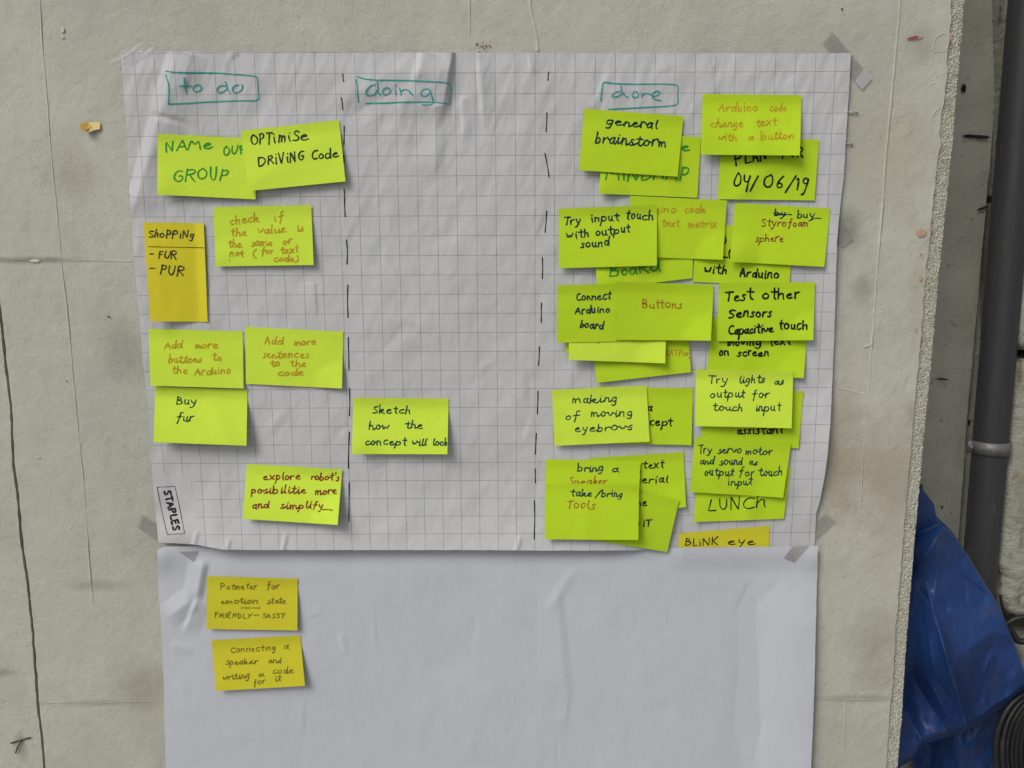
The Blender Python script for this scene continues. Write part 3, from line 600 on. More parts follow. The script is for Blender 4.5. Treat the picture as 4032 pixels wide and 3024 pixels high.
cable([(880, 560), (930, 520), (985, 480), (1040, 466), (1120, 462)], .0042, (.15, .14), 'thin black cable arching over the tarpaulin, upper of two')
cable([(900, 500), (945, 545), (1000, 610), (1000, 640), (1040, 660), (1120, 650)], .0050, (.155, .14), 'black cable looping below the other thin cable beside the tarpaulin')
cable([(885, 290), (892, 360), (925, 430), (950, 500)], .0022, (.160, .155), 'thin grey cable end hanging down the whitewashed pillar')

# ------------------------------------------------------------------ the two sheets
def path_interp(P, t):
    d = np.r_[0, np.cumsum(np.hypot(*(np.diff(P, axis=0).T)))]; d /= d[-1]
    return np.stack([np.interp(t, d, P[:, 0]), np.interp(t, d, P[:, 1])], -1)
def coons(top, bot, lef, rig, nu, nv):
    u = np.linspace(0, 1, nu); v = np.linspace(0, 1, nv)
    T, B, Lf, Rg = path_interp(top, u), path_interp(bot, u), path_interp(lef, v), path_interp(rig, v)
    U = u[None, :, None]; Vv = v[:, None, None]
    return (T[None] * (1 - Vv) + B[None] * Vv + Lf[:, None] * (1 - U) + Rg[:, None] * U
            - (T[0] * (1 - U) * (1 - Vv) + T[-1] * U * (1 - Vv) + B[0] * (1 - U) * Vv + B[-1] * U * Vv))
def wob(P, amp, seed, k=40):
    Q = resample(P, 8); s = np.arange(len(Q)); Q[1:-1, 0] += amp * fbm(s / 6., s * 0., seed, 3)[1:-1]; Q[1:-1, 1] += amp * fbm(s / 6., s * 0. + 9, seed, 3)[1:-1]; return Q
uL = np.array([(475, 199), (486, 360), (503, 594), (511.6, 800), (522, 930), (533, 1078), (552, 1277), (562, 1420), (580, 1568), (594, 1810), (610, 1990), (623, 2137)])
uB = np.array([(623, 2137), (690, 2139), (757, 2143), (810, 2152), (876, 2164), (1000, 2166), (1900, 2166), (2120, 2168), (2480, 2168), (2604, 2162), (2700, 2157), (2900, 2156), (3207, 2156)])
uR = np.array([(3351, 209), (3347, 290), (3335, 480), (3322, 700), (3308, 817), (3296, 952), (3286, 1297), (3278, 1480), (3270, 1662), (3258, 1800), (3243, 1900), (3228, 1975), (3214, 2021), (3211, 2080), (3207, 2156)])
uT = np.array([(475, 199), (640, 202), (1000, 204), (1300, 205), (2000, 208), (3000, 210), (3351, 209)])
Pg = coons(wob(uT, 2, 1), wob(uB, 1.5, 2), wob(uL, 2, 3), wob(uR, 1.5, 4), 640, 440)
hg = h_grid(Pg[..., 0], Pg[..., 1]); W3 = at(Pg[..., 0], Pg[..., 1], -hg)
W0 = at(Pg[..., 0], Pg[..., 1] , -.004); o0 = at(1792.3, 287.4, -.004)
uv = np.stack([(W0[..., 0] - o0[0]) / .025, (W0[..., 2] - o0[2]) / .025], -1)
th = .0022; uv = np.stack([uv[..., 0] * math.cos(th) - uv[..., 1] * math.sin(th), uv[..., 0] * math.sin(th) + uv[..., 1] * math.cos(th)], -1)
sheet = link('grid_sheet', grid_mesh('grid_sheet', W3, uv, thick=.00018), M_GRID, None, label='wide creased grid paper sheet headed to do, doing and done', category='paper sheet')
lT = np.array([(620, 2168), (632, 2158), (655, 2152), (760, 2150), (1000, 2150), (2300, 2150), (2668, 2157), (2800, 2155), (3110, 2152), (3221, 2149)])
lB = np.array([(665, 3420), (2000, 3420), (3178, 3420)]); lL = np.array([(620, 2168), (622, 2300), (636, 2500), (645, 2700), (652, 3024), (665, 3420)]); lR = np.array([(3221, 2149), (3214, 2400), (3207, 2700), (3194, 3024), (3178, 3420)])
Pl = coons(lT, lB, wob(lL, 2, 6), wob(lR, 2, 7), 520, 280)
W3 = at(Pl[..., 0], Pl[..., 1], -h_plain(Pl[..., 0], Pl[..., 1]))
link('plain_sheet', grid_mesh('plain_sheet', W3, None, thick=.00018), M_PAPER_B, None, label='blank white paper sheet taped below the grid sheet', category='paper sheet')

def draw(name, f, lines, wd, inkk, surf, parent, closed=False, smooth=True, lift=.00035):
    k = FR[f][2]; st = []
    for ln in lines:
        P = fr(f, ln); st.append((chaikin(P, 2) if smooth and len(P) > 2 else P, wd * k))
    return link(name, ribbons(st, surf, lift), INK[inkk], parent)
draw('heading', 'A', [[(490, 275), (540, 285), (600, 290), (850, 292), (1000, 296), (1100, 306), (1200, 313), (1290, 320), (1318, 328), (1323, 360), (1326, 450), (1340, 548), (1220, 543), (1100, 548), (950, 553), (800, 560), (640, 572), (520, 575)], [(490, 312), (500, 345), (512, 380), (520, 430), (518, 500), (512, 578)],
     [(655, 335), (662, 400), (665, 440), (682, 480)], [(610, 412), (650, 410), (722, 412)],
     [(790, 402), (750, 405), (733, 432), (740, 458), (775, 465), (808, 450), (815, 425), (800, 402)],
     [(1035, 412), (990, 405), (955, 430), (955, 462), (990, 475), (1025, 460), (1048, 430)], [(1028, 372), (1042, 400), (1050, 445), (1072, 475)],
     [(1150, 400), (1105, 412), (1092, 440), (1100, 468), (1135, 475), (1180, 450), (1190, 415), (1180, 402)]], 12, 'e', h_grid, sheet)
draw('heading', 'E', [[(248, 328), (290, 342), (330, 352), (440, 360), (620, 360), (800, 365), (900, 372), (1000, 375), (1065, 384), (1093, 405), (1088, 450), (1078, 510), (1082, 545), (1088, 577), (1000, 563), (850, 556), (700, 556), (500, 567), (322, 568)], [(235, 352), (245, 400), (248, 470), (257, 562)],
     [(405, 400), (360, 410), (325, 455), (325, 490), (360, 502), (410, 485), (430, 440)], [(425, 360), (432, 420), (430, 470), (455, 492)],
     [(515, 425), (480, 440), (470, 475), (500, 497), (540, 480), (550, 445), (520, 425)], [(593, 440), (596, 492)], [(593, 404), (596, 412)], [(630, 432), (640, 465), (645, 495)], [(640, 465), (670, 440), (705, 445), (725, 470), (750, 497)],
     [(905, 445), (860, 435), (822, 460), (825, 495), (860, 510), (900, 480), (912, 455)], [(905, 445), (920, 500), (940, 550), (935, 578), (890, 585), (833, 581)]], 12, 'e', h_grid, sheet)
draw('heading', 'F', [[(305, 328), (312, 260), (320, 188), (360, 196), (420, 203), (560, 206), (700, 204), (800, 205), (870, 212), (865, 250), (862, 290), (870, 350), (820, 364), (700, 370), (600, 376), (362, 388)],
     [(445, 258), (410, 262), (382, 288), (390, 300), (430, 297), (458, 275)], [(453, 218), (455, 260), (490, 298), (505, 300)], [(548, 258), (530, 285), (540, 303), (575, 300), (583, 280), (560, 258)],
     [(600, 270), (605, 300)], [(605, 285), (635, 268), (665, 280), (690, 300), (740, 268), (725, 252), (690, 262), (672, 290), (690, 315), (745, 325)]], 9.5, 'e', h_grid, sheet)
dash1 = [('A', (2097, 303), (2105, 372)), ('A', (2083, 515), (2097, 628)), ('A', (2108, 775), (2107, 945)), ('A', (2103, 1040), (2106, 1110)), ('A', (2108, 1345), (2112, 1475)), ('B', (2102, 0), (2110, 185)), ('B', (2122, 412), (2127, 655)), ('B', (2135, 858), (2137, 1185)),
         ('C', (2140, 195), (2147, 515)), ('C', (2153, 705), (2150, 975)), ('W', (45, 555), (32, 952)), ('W', (40, 1104), (38, 1530))]
dash2 = [('E', (1986, 282), (1977, 360)), ('E', (1966, 652), (1958, 828)), ('E', (1948, 1022), (1986, 1238)), ('U', (217, 140), (210, 230)), ('U', (198, 335), (198, 425)), ('U', (195, 527), (194, 610)), ('U', (186, 710), (182, 792)), ('U', (180, 898), (177, 996)),
         ('U', (173, 1076), (168, 1166)), ('U', (168, 1226), (169, 1286)), ('U', (165, 1360), (164, 1522))]
for D in (dash1, dash2):
    for f, a, b in D:
        P = fr(f, [a, b]); m = (P[0] + P[1]) / 2 + [random.uniform(-3, 3), 0]; link('divider_dash', ribbons([(chaikin([P[0], m, P[1]]), 4.0)], h_grid, .00035), INK['k'], sheet)
# printed mark in the lower left corner of the sheet
class Steady(random.Random):
    def uniform(self, a, b): return (a + b) / 2
rl = Steady()
st = [(P, 7.0) for P in word('STAPLES', *fr('D', [(200, 374)])[0], *fr('D', [(262, 624)])[0], 25 * .62387 * 1.05, rl, 0.0)]
st += [(P, 1.8) for P in (fr('D', [(157, 350), (269, 344)]), fr('D', [(269, 344), (300, 480), (331, 643)]), fr('D', [(331, 643), (222, 648)]), fr('D', [(222, 648), (190, 520), (157, 350)]))]
link('printed_logo', ribbons(st, h_grid, .00035), INK['p'], sheet)

# ------------------------------------------------------------------ sticky notes
NOTES = []      # (quad, corner heights, lift, side)
def inv_bilin(q, x, y):
    u = np.full_like(x, .5); v = np.full_like(x, .5); A, B, C, D = q
    for _ in range(8):
        px_ = (A[0] * (1 - u) + B[0] * u) * (1 - v) + (D[0] * (1 - u) + C[0] * u) * v - x; py_ = (A[1] * (1 - u) + B[1] * u) * (1 - v) + (D[1] * (1 - u) + C[1] * u) * v - y
        xu = (B[0] - A[0]) * (1 - v) + (C[0] - D[0]) * v; yu = (B[1] - A[1]) * (1 - v) + (C[1] - D[1]) * v
        xv = (D[0] * (1 - u) + C[0] * u) - (A[0] * (1 - u) + B[0] * u); yv = (D[1] * (1 - u) + C[1] * u) - (A[1] * (1 - u) + B[1] * u)
        det = xu * yv - xv * yu; u = u - (px_ * yv - xv * py_) / det; v = v - (xu * py_ - yu * px_) / det
    return u, v
class Note:
    def __init__(s, q, lift, side, seed, surf):
        s.q, s.lift, s.side, s.seed = q, lift * (.75 + .5 * ((seed * 37) % 11) / 10.0), side, seed; s.c = surf(q[:, 0], q[:, 1]) + .0006
        U, V = np.meshgrid(np.linspace(0, 1, 17), np.linspace(0, 1, 11)); s.fit(U.ravel(), V.ravel(), surf)
    def pos(s, u, v):
        A, B, C, D = s.q; u = u[..., None]; v = v[..., None]; return (A * (1 - u) + B * u) * (1 - v) + (D * (1 - u) + C * u) * v
    def h(s, u, v):
        k = (1 - u) if s.side else v; j = v if s.side else u
        c = s.c; base = (c[0] * (1 - u) + c[1] * u) * (1 - v) + (c[3] * (1 - u) + c[2] * u) * v
        t = np.clip((k - .13) / .87, 0, 1.2); prof = np.where(t < .12, t * t / .24, t - .06) / .94
        prof = prof - .16 * np.clip(t - .55, 0, 1) ** 2 * 2
        ph = s.seed * 1.3
        curl = s.lift * prof * (1 + .22 * np.sin(j * 2.4 + ph)) + s.lift * .10 * np.clip((np.abs(j - .5) - .25) / .25, 0, 1) ** 2 * np.clip(k, 0, 1)
        top = (.0007 + .0013 * ((s.seed * 5) % 7) / 6.0) * (1 if s.lift > .001 else 0) * np.clip((.135 - k) / .135, 0, 1) * (.6 + .4 * np.cos(j * 2.6 + ph))
        r_ = random.Random(s.seed * 7 + 1); th_ = r_.uniform(-1.2, 1.2); du = (u - r_.uniform(.2, .8)) * math.cos(th_) + (v - r_.uniform(.35, .9)) * math.sin(th_) * .6
        cz = 0 if (s.lift < .001 or s.side) else 1; curl = curl + cz * r_.choice((0, .0008, .0016, -.0010)) * np.clip(1 - np.abs(du) / .16, 0, 1) * np.clip(k * 2, 0, 1)
        cu, cv = r_.choice(((0, 1), (1, 1))); dd = np.clip(.30 - np.hypot(u - cu, (v - cv) * .6), 0, .3); curl = curl + cz * r_.choice((0, .012, .02, .006)) * dd
        return base + curl + top + .0007 * vnoise(u * 2.2 + ph, v * 1.7, s.seed) * v + .00035 * vnoise(u * 6 + ph, v * 5, s.seed + 3) * np.clip(k * 2, 0, 1)
    def at_xy(s, x, y):
        u, v = inv_bilin(s.q, x, y); return s.h(np.clip(u, -.05, 1.05), np.clip(v, -.05, 1.05))
    def fit(s, U, V, surf):
        P = s.pos(U, V)
        for it in range(30):
            H = s.h(U, V); req = surf(P[:, 0], P[:, 1]) + .0005
            for n in NOTES:
                if P[:, 0].max() < n.q[:, 0].min() or P[:, 0].min() > n.q[:, 0].max() or P[:, 1].max() < n.q[:, 1].min() or P[:, 1].min() > n.q[:, 1].max(): continue
                u, v = inv_bilin(n.q, P[:, 0], P[:, 1]); ins = (u > -.03) & (u < 1.03) & (v > -.04) & (v < 1.04)
                if ins.any(): req = np.where(ins, np.maximum(req, n.h(np.clip(u, 0, 1), np.clip(v, 0, 1)) + .0007), req)
            d = req - H; i = int(np.argmax(d))
            if d[i] <= 0: break
            wgt = np.array([(1 - U[i]) * (1 - V[i]), U[i] * (1 - V[i]), U[i] * V[i], (1 - U[i]) * V[i]]); s.c = s.c + wgt / (wgt ** 2).sum() * d[i] * 1.02
def note(f, q, label, words=(), c='g', inkk='k', lift=.006, wd=9.5, side=False, cat='sticky note', surf=h_grid, extra=(), group='lime green sticky notes'):
    Q = fr(f, q); sd = len(NOTES) + 1; n = Note(Q, lift, side, sd, surf); NOTES.append(n)
    U, V = np.meshgrid(np.linspace(0, 1, 30), np.linspace(0, 1, 20)); P = n.pos(U, V)
    o = link('sticky_note', grid_mesh('sticky_note', at(P[..., 0], P[..., 1], -n.h(U, V)), None, thick=.00014), M_NOTE[c], None, label=label, category=cat,
             group=group if c in 'gd' else 'yellow sticky notes')
    inks = {}; rnd = random.Random(sd * 13); k = FR[f][2]
    for wo in words:
        t, x0, y0, x1, y1, xh = wo[:6]; ik = wo[6] if len(wo) > 6 else inkk; p = fr(f, [(x0, y0), (x1, y1)]); wk = wo[7] if len(wo) > 7 else wd * (1.14 if ik in 'kbn' else 1.0)
        for s_ in word(t, p[0][0], p[0][1], p[1][0], p[1][1], xh * k, rnd, joined=(ik in 'otrlwn' and t.islower() and f != 'G')): inks.setdefault(ik, []).append((s_, wk * k))
    for ex in extra:
        ik, wk, pts = ex; S_ = fr(f, pts); inks.setdefault(ik, []).append((chaikin(S_, 2), wk * k))
    for ik, st in inks.items():
        # drop what would run past the edge of the note
        ok = []
        for P_, wk in st:
            P_ = resample(P_, 4); u, v = inv_bilin(Q, P_[:, 0], P_[:, 1]); ins = (u > .004) & (u < .996) & (v > .01) & (v < .99)
            if ins.sum() >= 2: ok.append((P_[ins], wk))
        if ok: link('writing', ribbons(ok, n.at_xy, .00022, 4.0), INK[ik], o)
    return o

# --- to do column
note('A', [(418, 845), (1312, 889), (1305, 1440), (412, 1397)], "lime note reading NAME OUR GROUP in green, partly under another note", [('NAMe', 485, 1012, 910, 972, 62), ('OUR', 1005, 1040, 1235, 1022, 50), ('GROUP', 560, 1275, 1055, 1268, 70)], 'g', 'g', .005, 13)
note('A', [(1170, 818), (2062, 720), (2120, 1277), (1237, 1365)], "tilted lime note reading OPTIMISE DRIVING code beside the left divider", [('OPTi', 1260, 955, 1485, 928, 56), ('miSe', 1510, 918, 1780, 905, 60), ('DRiViNG', 1325, 1140, 1745, 1085, 56), ('Code', 1815, 1082, 2055, 1055, 48)], 'g', 'b', .008, 12)
note('B', [(803, 90), (1773, 68), (1797, 662), (827, 677)], "lime note with orange text check if the value is the same", [('check', 968, 264, 1255, 232, 50), ('if', 1400, 234, 1500, 222, 50), ('the', 975, 380, 1130, 372, 46), ('value', 1240, 354, 1520, 340, 46), ('is', 1630, 335, 1695, 330, 44), ('the', 948, 490, 1085, 485, 44), ('same', 1180, 475, 1385, 468, 42), ('or', 1490, 460, 1580, 455, 42), ('not', 965, 580, 1100, 575, 44), ('(', 1195, 585, 1225, 583, 48), ('for', 1280, 562, 1395, 555, 42), ('text', 1465, 548, 1640, 540, 42), ('code)', 1400, 632, 1640, 625, 38)], 'g', 'o', .007, 12, extra=[('k', 7, [(960, 610), (966, 618)])])
note('B', [(110, 240), (710, 248), (748, 1225), (182, 1220)], "upright golden yellow note with the Shopping list FUR and PUR", [('ShoPPiNg', 155, 388, 605, 400, 46), ('-', 168, 572, 205, 572, 30), ('FUR', 258, 600, 435, 605, 48), ('-', 172, 712, 218, 712, 30), ('PUR', 265, 758, 510, 765, 62)], 'o', 'b', .009, 10, True, extra=[('k', 6, [(160, 480), (400, 486), (720, 492)])])
note('C', [(228, 683), (1142, 715), (1132, 1270), (213, 1233)], "lime note reading Buy fur in dark teal", [('Buy', 440, 862, 640, 860, 46), ('fur', 437, 1030, 605, 1030, 46)], 'g', 't', .011, 12)
note('C', [(163, 113), (1097, 137), (1103, 703), (182, 675)], "lime note with orange text Add more buttons to the Arduino", [('Add', 322, 308, 490, 305, 46), ('more', 625, 305, 845, 300, 42), ('buttons', 358, 452, 690, 445, 44), ('to', 790, 428, 880, 425, 42), ('the', 395, 557, 545, 555, 42), ('Arduino', 620, 572, 970, 555, 44)], 'g', 'o', .006, 11.5)
note('C', [(1122, 93), (2090, 140), (2078, 703), (1127, 657)], "lime note with orange text Add more sentences to the code", [('Add', 1312, 272, 1490, 268, 46), ('more', 1600, 272, 1815, 270, 42), ('sentences', 1292, 402, 1745, 398, 42), ('to', 1365, 492, 1460, 480, 40), ('the', 1560, 484, 1715, 485, 42), ('code', 1435, 577, 1695, 575, 42)], 'g', 'o', .002, 11.5)
note('D', [(725, 203), (1327, 237), (1297, 588), (698, 550)], "lime note reading explore robot's posibilitie more in dark red", [('explore', 825, 305, 1060, 302, 27), ("robot's", 1130, 302, 1305, 308, 25), ('posibilitie', 752, 390, 1095, 390, 27), ('more', 1155, 397, 1290, 395, 27), ('and', 757, 484, 860, 484, 27), ('simplify', 935, 487, 1205, 484, 27)], 'g', 'r', .009, 8.5, extra=[('r', 7, [(1200, 492), (1230, 491), (1265, 495)])])
# --- doing column
note('W', [(87, 182), (1124, 192), (1110, 798), (72, 796)], "lime note reading Sketch how the concept will look, alone in the doing column", [('Sketch', 290, 352, 705, 358, 48), ('how', 250, 535, 472, 532, 50), ('the', 645, 515, 835, 520, 48), ('concept', 212, 695, 655, 700, 48), ('will', 728, 702, 882, 702, 48), ('look', 950, 705, 1112, 705, 48)], 'g', 't', .011, 14)
# --- done column
note('F', [(318, 560), (1033, 590), (1005, 1030), (293, 1000)], "lime note with green MINDMAP text, mostly behind the general brainstorm note", [('MAKe', 640, 690, 950, 690, 42), ('MINDMAP', 345, 900, 940, 900, 60)], 'd', 'g', .002, 12)
note('F', [(1180, 600), (1890, 608), (1857, 1050), (1152, 1040)], "lime note reading PLAN FOR 04/06/19 in thick black", [('PLAN', 1280, 800, 1510, 745, 52), ('FOR', 1620, 745, 1770, 738, 50), ('04/', 1265, 955, 1440, 965, 58), ('06/', 1480, 960, 1700, 970, 58), ('19', 1715, 972, 1798, 975, 58)], 'd', 'k', .003, 11)
note('F', [(185, 383), (905, 437), (863, 877), (147, 830)], "lime note reading general brainstorm right under the done heading", [('general', 340, 500, 715, 530, 38), ('brainstorm', 262, 632, 775, 662, 44)], 'd', 'n', .006, 10)
note('F', [(1045, 275), (1763, 285), (1750, 723), (1030, 717)], "lime note with orange text Arduino code change text with a button", [('Arduino', 1163, 405, 1445, 402, 36), ('code', 1530, 404, 1650, 402, 34), ('change', 1100, 520, 1335, 515, 34), ('text', 1430, 512, 1578, 505, 34), ('with', 1160, 617, 1290, 612, 32), ('a', 1375, 612, 1412, 612, 28), ('button', 1465, 607, 1705, 605, 34)], 'd', 'o', .011, 8.5)
note('G', [(1098, 245), (1797, 270), (1766, 690), (1063, 664)], "lime note reading with Arduino in thick black, between two notes above it", [('with', 1150, 602, 1310, 602, 38), ('Arduino', 1405, 627, 1690, 638, 38)], 'd', 'k', .002, 11, extra=[('k', 11, [(1290, 330), (1308, 345), (1305, 375), (1290, 390)]), ('k', 11, [(1285, 480), (1305, 487), (1320, 484)]), ('k', 12, [(1336, 430), (1325, 460), (1338, 495)])])
note('G', [(345, 290), (1072, 205), (1062, 637), (372, 718)], "lime note with green board text peeking out below the Try input note", [('BoaRd', 460, 628, 825, 588, 46)], 'd', 'g', .002, 11)
note('G', [(612, 38), (1313, 72), (1283, 503), (595, 480)], "lime note with orange Arduino code and text matrix writing", [('Arduino', 640, 165, 945, 162, 32), ('code', 1005, 164, 1155, 160, 30), ('text', 838, 262, 965, 260, 32), ('matrix', 1030, 270, 1235, 268, 32)], 'd', 'o', .003, 8.5)
note('G', [(1370, 90), (2063, 130), (2020, 555), (1335, 517)], "lime note reading buy Styrofoam sphere with a struck-out word", [('by', 1655, 185, 1735, 185, 26, 'n', 10), ('buy', 1820, 197, 1945, 200, 30, 'n', 9), ('Styrofoam', 1560, 258, 1900, 264, 32, 'r', 7.5), ('sphere', 1518, 370, 1720, 372, 32, 'r', 7.5)], 'd', 'r', .006, 8, extra=[('n', 9, [(1650, 160), (1680, 178), (1740, 172), (1782, 176)]), ('n', 9, [(1655, 178), (1700, 165), (1738, 180)]), ('n', 7, [(1925, 215), (1950, 200), (1998, 202)])])
note('G', [(92, 132), (806, 105), (804, 545), (93, 565)], "lime note reading Try input touch with output sound", [('Try', 128, 250, 250, 245, 36), ('input', 325, 232, 525, 218, 36), ('touch', 575, 212, 775, 212, 38), ('with', 150, 350, 312, 337, 36), ('output', 358, 332, 605, 305, 36), ('sound', 250, 420, 458, 402, 36)], 'd', 'n', .008, 9.5)
note('H', [(325, 345), (1020, 265), (1053, 692), (367, 770)], "tilted lime note with a few orange letters, lowest of its pile", [('LATFor', 870, 570, 1042, 575, 26)], 'd', 'o', .003, 8, extra=[('o', 14, [(1035, 587), (1041, 590)])])
note('H', [(150, 130), (850, 130), (845, 562), (142, 550)], "lime note showing only a sliver left of the blank one", [], 'd', 'k', .002)
note('H', [(172, 190), (875, 195), (865, 628), (163, 603)], "bright lime note with a blank lower strip under Connect Arduino board", [], 'g', 'o', .009, extra=[('o', 12, [(378, 478), (382, 484)])])
note('H', [(1205, 298), (1903, 312), (1870, 736), (1168, 690)], "lime note reading moving text on screen in thick black", [('moving', 1315, 500, 1560, 497, 34), ('text', 1620, 495, 1775, 492, 34), ('on', 1255, 575, 1325, 573, 34), ('screen', 1388, 575, 1615, 573, 34)], 'd', 'k', .002, 10.5)
note('H', [(82, 62), (785, 40), (788, 463), (80, 478)], "lime note reading Connect Arduino board", [('Connect', 220, 175, 468, 162, 34), ('Arduino', 208, 272, 462, 258, 32), ('board', 245, 370, 412, 380, 34)], 'd', 'n', .006, 9)
note('H', [(512, 36), (1218, 57), (1196, 463), (502, 457)], "lime note with the single word Buttons in brown", [('Buttons', 695, 230, 985, 228, 36)], 'd', 'w', .006, 8)
note('H', [(1254, 46), (1952, 38), (1940, 460), (1242, 467)], "lime note reading Test other sensors Capacitive touch in bold black", [('Test', 1295, 178, 1500, 168, 46), ('other', 1565, 165, 1840, 155, 44), ('Sensors', 1320, 298, 1635, 287, 40), ('Capacitive', 1325, 420, 1650, 402, 38), ('touch', 1690, 385, 1900, 380, 42)], 'd', 'k', .005, 11.5)
note('I', [(1180, 168), (1877, 183), (1842, 585), (1150, 562)], "lime note reading assistant, between Try lights and Try servo motor", [('assistant', 1408, 484, 1730, 480, 34)], 'd', 'k', .002, 10)
note('I', [(415, 148), (1095, 160), (1083, 562), (405, 548)], "lime note with the black ending cept, behind the eyebrows note", [('a', 772, 320, 802, 318, 34), ('concept', 655, 432, 945, 425, 36)], 'd', 'k', .004, 9)
note('I', [(95, 172), (765, 140), (788, 538), (115, 567)], "lime note reading making of moving eyebrows", [('making', 235, 264, 555, 258, 34), ('of', 192, 388, 290, 380, 32), ('moving', 372, 362, 662, 357, 32), ('eyebrows', 258, 472, 665, 452, 32)], 'g', 't', .009, 8.5)
note('I', [(1118, 25), (1805, 42), (1793, 443), (1108, 427)], "lime note reading Try lights as output for touch input", [('Try', 1205, 130, 1340, 125, 32), ('lights', 1420, 124, 1600, 122, 32), ('as', 1670, 135, 1735, 135, 30), ('output', 1213, 227, 1455, 224, 32), ('for', 1515, 230, 1630, 228, 32), ('touch', 1232, 322, 1445, 320, 32), ('input', 1532, 322, 1712, 320, 32)], 'g', 't', .009, 8.5)
note('J', [(1130, 165), (1787, 182), (1737, 545), (1101, 568)], "lime note reading LUNCh in thin black capitals", [('LUNCh', 1200, 487, 1612, 468, 54)], 'd', 'k', .002, 7.5)
note('J', [(1108, -35), (1790, 10), (1733, 395), (1073, 355)], "lime note reading Try servo motor and sound as output", [('Try', 1130, 85, 1225, 80, 34), ('servo', 1268, 82, 1435, 80, 32), ('motor', 1465, 92, 1655, 92, 34), ('and', 1142, 158, 1240, 158, 28), ('sound', 1282, 163, 1440, 163, 32), ('as', 1492, 163, 1550, 163, 26), ('output', 1175, 240, 1378, 240, 34), ('for', 1420, 240, 1525, 238, 32), ('touch', 1560, 240, 1725, 240, 34), ('input', 1335, 310, 1512, 305, 34)], 'd', 't', .006, 8.5)
note('J', [(998, 648), (1637, 593), (1632, 770), (985, 775)], "dull yellow note reading BLINK eye, cut off by the blank sheet", [('BLiNK', 1040, 737, 1270, 728, 34), ('eye', 1340, 730, 1535, 725, 32)], 'y', 'k', .0003, 6.5)
note('J', [(355, 115), (1028, 72), (1045, 463), (372, 505)], "lime note ending in text and erial, behind the bring a note", [('text', 735, 188, 885, 184, 32), (':', 716, 225, 724, 225, 20), ('serial', 690, 292, 915, 290, 30)], 'd', 'k', .003, 8)
note('J', [(345, 292), (997, 412), (912, 780), (260, 675)], "steeply tilted lime note ending in it, lowest behind take / bring Tools", [('me', 690, 454, 765, 452, 30), ('iT', 738, 600, 795, 598, 28), (':', 708, 590, 716, 590, 20)], 'd', 'k', .003, 8)
note('J', [(55, 122), (722, 135), (708, 505), (45, 490)], "lime note reading bring a Speaker, half covered from below", [('bring', 275, 212, 455, 208, 30), ('a', 520, 215, 565, 215, 26), ('Speaker', 215, 305, 485, 305, 34, 'w', 7)], 'd', 't', .004, 9)
note('J', [(50, 295), (713, 303), (707, 695), (45, 690)], "lime note reading take / bring Tools", [('take', 225, 382, 375, 387, 30), ('/', 402, 388, 440, 388, 26), ('bring', 445, 388, 590, 390, 28), ('Tools', 195, 472, 400, 472, 36, 'w', 7)], 'd', 't', .006, 9)
# --- notes on the blank sheet
note('K', [(570, 468), (1372, 490), (1370, 947), (567, 935)], "yellow note reading Potmeter for emotion state FRIENDLY - SASSY", [('Potmeter', 690, 585, 1010, 582, 32), ('for', 1100, 580, 1210, 580, 34), ('emotion', 690, 712, 1020, 712, 32), ('state', 1100, 712, 1270, 712, 32), ('CODING', 865, 757, 1045, 758, 12, 'l', 4), ('FRIENDLY', 638, 832, 962, 838, 26), ('-', 988, 832, 1028, 830, 22), ('SASSY', 1058, 836, 1255, 836, 26)], 'y', 'l', .006, 8, surf=h_plain)
note('K', [(612, 1033), (1395, 992), (1437, 1437), (652, 1483)], "tilted yellow note reading Connecting a speaker and writing a code", [('Connecting', 778, 1145, 1175, 1120, 32), ('a', 1250, 1108, 1290, 1108, 30), ('speaker', 740, 1250, 1015, 1245, 32), ('and', 1113, 1240, 1220, 1235, 32), ('writing', 712, 1387, 945, 1370, 34), ('a', 1022, 1355, 1072, 1352, 30), ('code', 1150, 1334, 1335, 1325, 36), ('for', 985, 1432, 1085, 1415, 32), ('it', 1170, 1402, 1225, 1395, 32)], 'y', 'l', .006, 8, surf=h_plain)

# ------------------------------------------------------------------ tape, staples, scrap
def tape(f, q, label, m, h, n=(14, 8), name='tape_strip', jag=3):
    Q = fr(f, q); U, V = np.meshgrid(np.linspace(0, 1, n[0]), np.linspace(0, 1, n[1])); u = U[..., None]; v = V[..., None]
    A, B, C, D = Q; P = (A * (1 - u) + B * u) * (1 - v) + (D * (1 - u) + C * u) * v
    P = P + (np.abs(u - .5) > .49) * jag * np.stack([vnoise(V * 9, V * 0 + 3, 3), vnoise(V * 9, V * 0 + 8, 5)], -1)
    hh = (h(P[..., 0], P[..., 1]) if callable(h) else h) + .0006 * vnoise(U * 5, V * 4, len(label)) + .0003
    return link(name, grid_mesh(name, at(P[..., 0], P[..., 1], -hh)), m, None, label=label, category='tape')
t1 = tape('L', [(155, 250), (485, 640), (405, 735), (80, 355)], 'greyish tape strip slanting out from under the top right corner', M_TAPE, .0011)
Q = fr('L', [(420, 562), (485, 640), (405, 735), (345, 665)]); link('folded_end', mesh('folded_end', at(Q[:, 0], Q[:, 1], -.0022), [(0, 1, 2, 3)]), M_TAPEW, t1)
tape('X', [(1290, 630), (1450, 745), (1130, 1045), (1120, 800)], 'grey tape piece on the board beside the lower right corner of the grid sheet', M_TAPE, .0013)
tape('M', [(172, 85), (245, 215), (178, 265), (120, 230)], 'small grey tape corner at the middle of the right sheet edge', M_TAPE, .0013)
tape('D', [(60, 522), (190, 610), (175, 705), (27, 600)], 'grey tape piece left of the lower left corner of the grid sheet', M_TAPE, .0013)
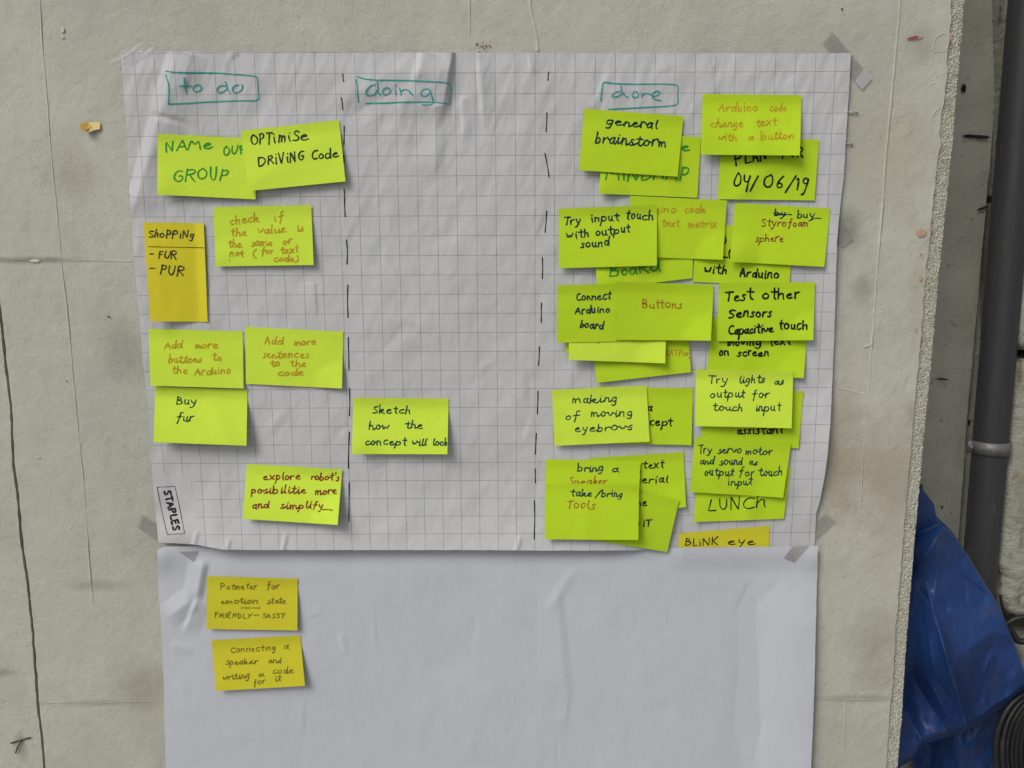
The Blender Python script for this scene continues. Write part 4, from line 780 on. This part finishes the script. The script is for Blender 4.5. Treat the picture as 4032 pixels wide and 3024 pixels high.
t5 = tape('X', [(820, 1110), (1068, 1100), (838, 1352), (812, 1330)], 'triangular tape piece on the top right of the blank sheet', M_TAPE, lambda x, y: h_plain(x, y) + .0003)
Q = fr('X', [(800, 1125), (820, 1112), (818, 1340), (680, 1282)]); link('folded_end', mesh('folded_end', at(Q[:, 0], Q[:, 1], -(h_plain(Q[:, 0], Q[:, 1]) + .0012)), [(0, 1, 2, 3)]), M_TAPE, t5)
tape('K', [(320, 252), (500, 245), (455, 342), (440, 335)], 'faint tape corner on the top left of the blank sheet', M_TAPE, lambda x, y: h_plain(x, y) + .0003)
tape('O', [(940, 262), (1025, 330), (800, 455), (720, 400)], 'glossy clear tape across the top left corner of the grid sheet', M_TAPE2, lambda x, y: np.where((x > 480) & (y > 200), h_grid(x, y) + .0004, .0016))
def staple(f, a, b, label):
    P = fr(f, [a, b]); e = at(P[:, 0], P[:, 1], -.0022); i0 = e.copy(); i0[:, 1] = -.0002
    V, Fc = tube([i0[0], e[0], e[1], i0[1]], .0008, 8); link('staple', mesh('staple', V, Fc), M_STAPLE, None, label=label, category='staple')
staple('L', (293, 916), (368, 918), 'upper staple in the board beside the right sheet edge')
staple('L', (268, 1172), (328, 1180), 'lower bent staple in the board beside the right sheet edge')
S1 = fr('O', [(582, 800), (652, 798), (654, 842), (608, 852), (590, 862), (548, 860), (545, 852)])
sc = bpy.data.objects.new('paper_scrap', None); COL.objects.link(sc); sc['label'] = 'torn yellow-orange scrap of sticky note left on the board'; sc['category'] = 'paper scrap'
hh = np.array([.0012, .0014, .0018, .0040, .0055, .0075, .0030]); link('scrap_face', mesh('scrap_face', at(S1[:, 0], S1[:, 1], -hh), [tuple(range(7))]), M_SCRAP, sc, False)
S2 = fr('O', [(518, 812), (582, 800), (583, 818), (546, 860), (530, 838)]); hh = np.array([.0085, .0045, .0060, .0095, .0100])
link('folded_flap', mesh('folded_flap', at(S2[:, 0], S2[:, 1], -hh), [tuple(range(5))]), M_SCRAP2, sc, False)
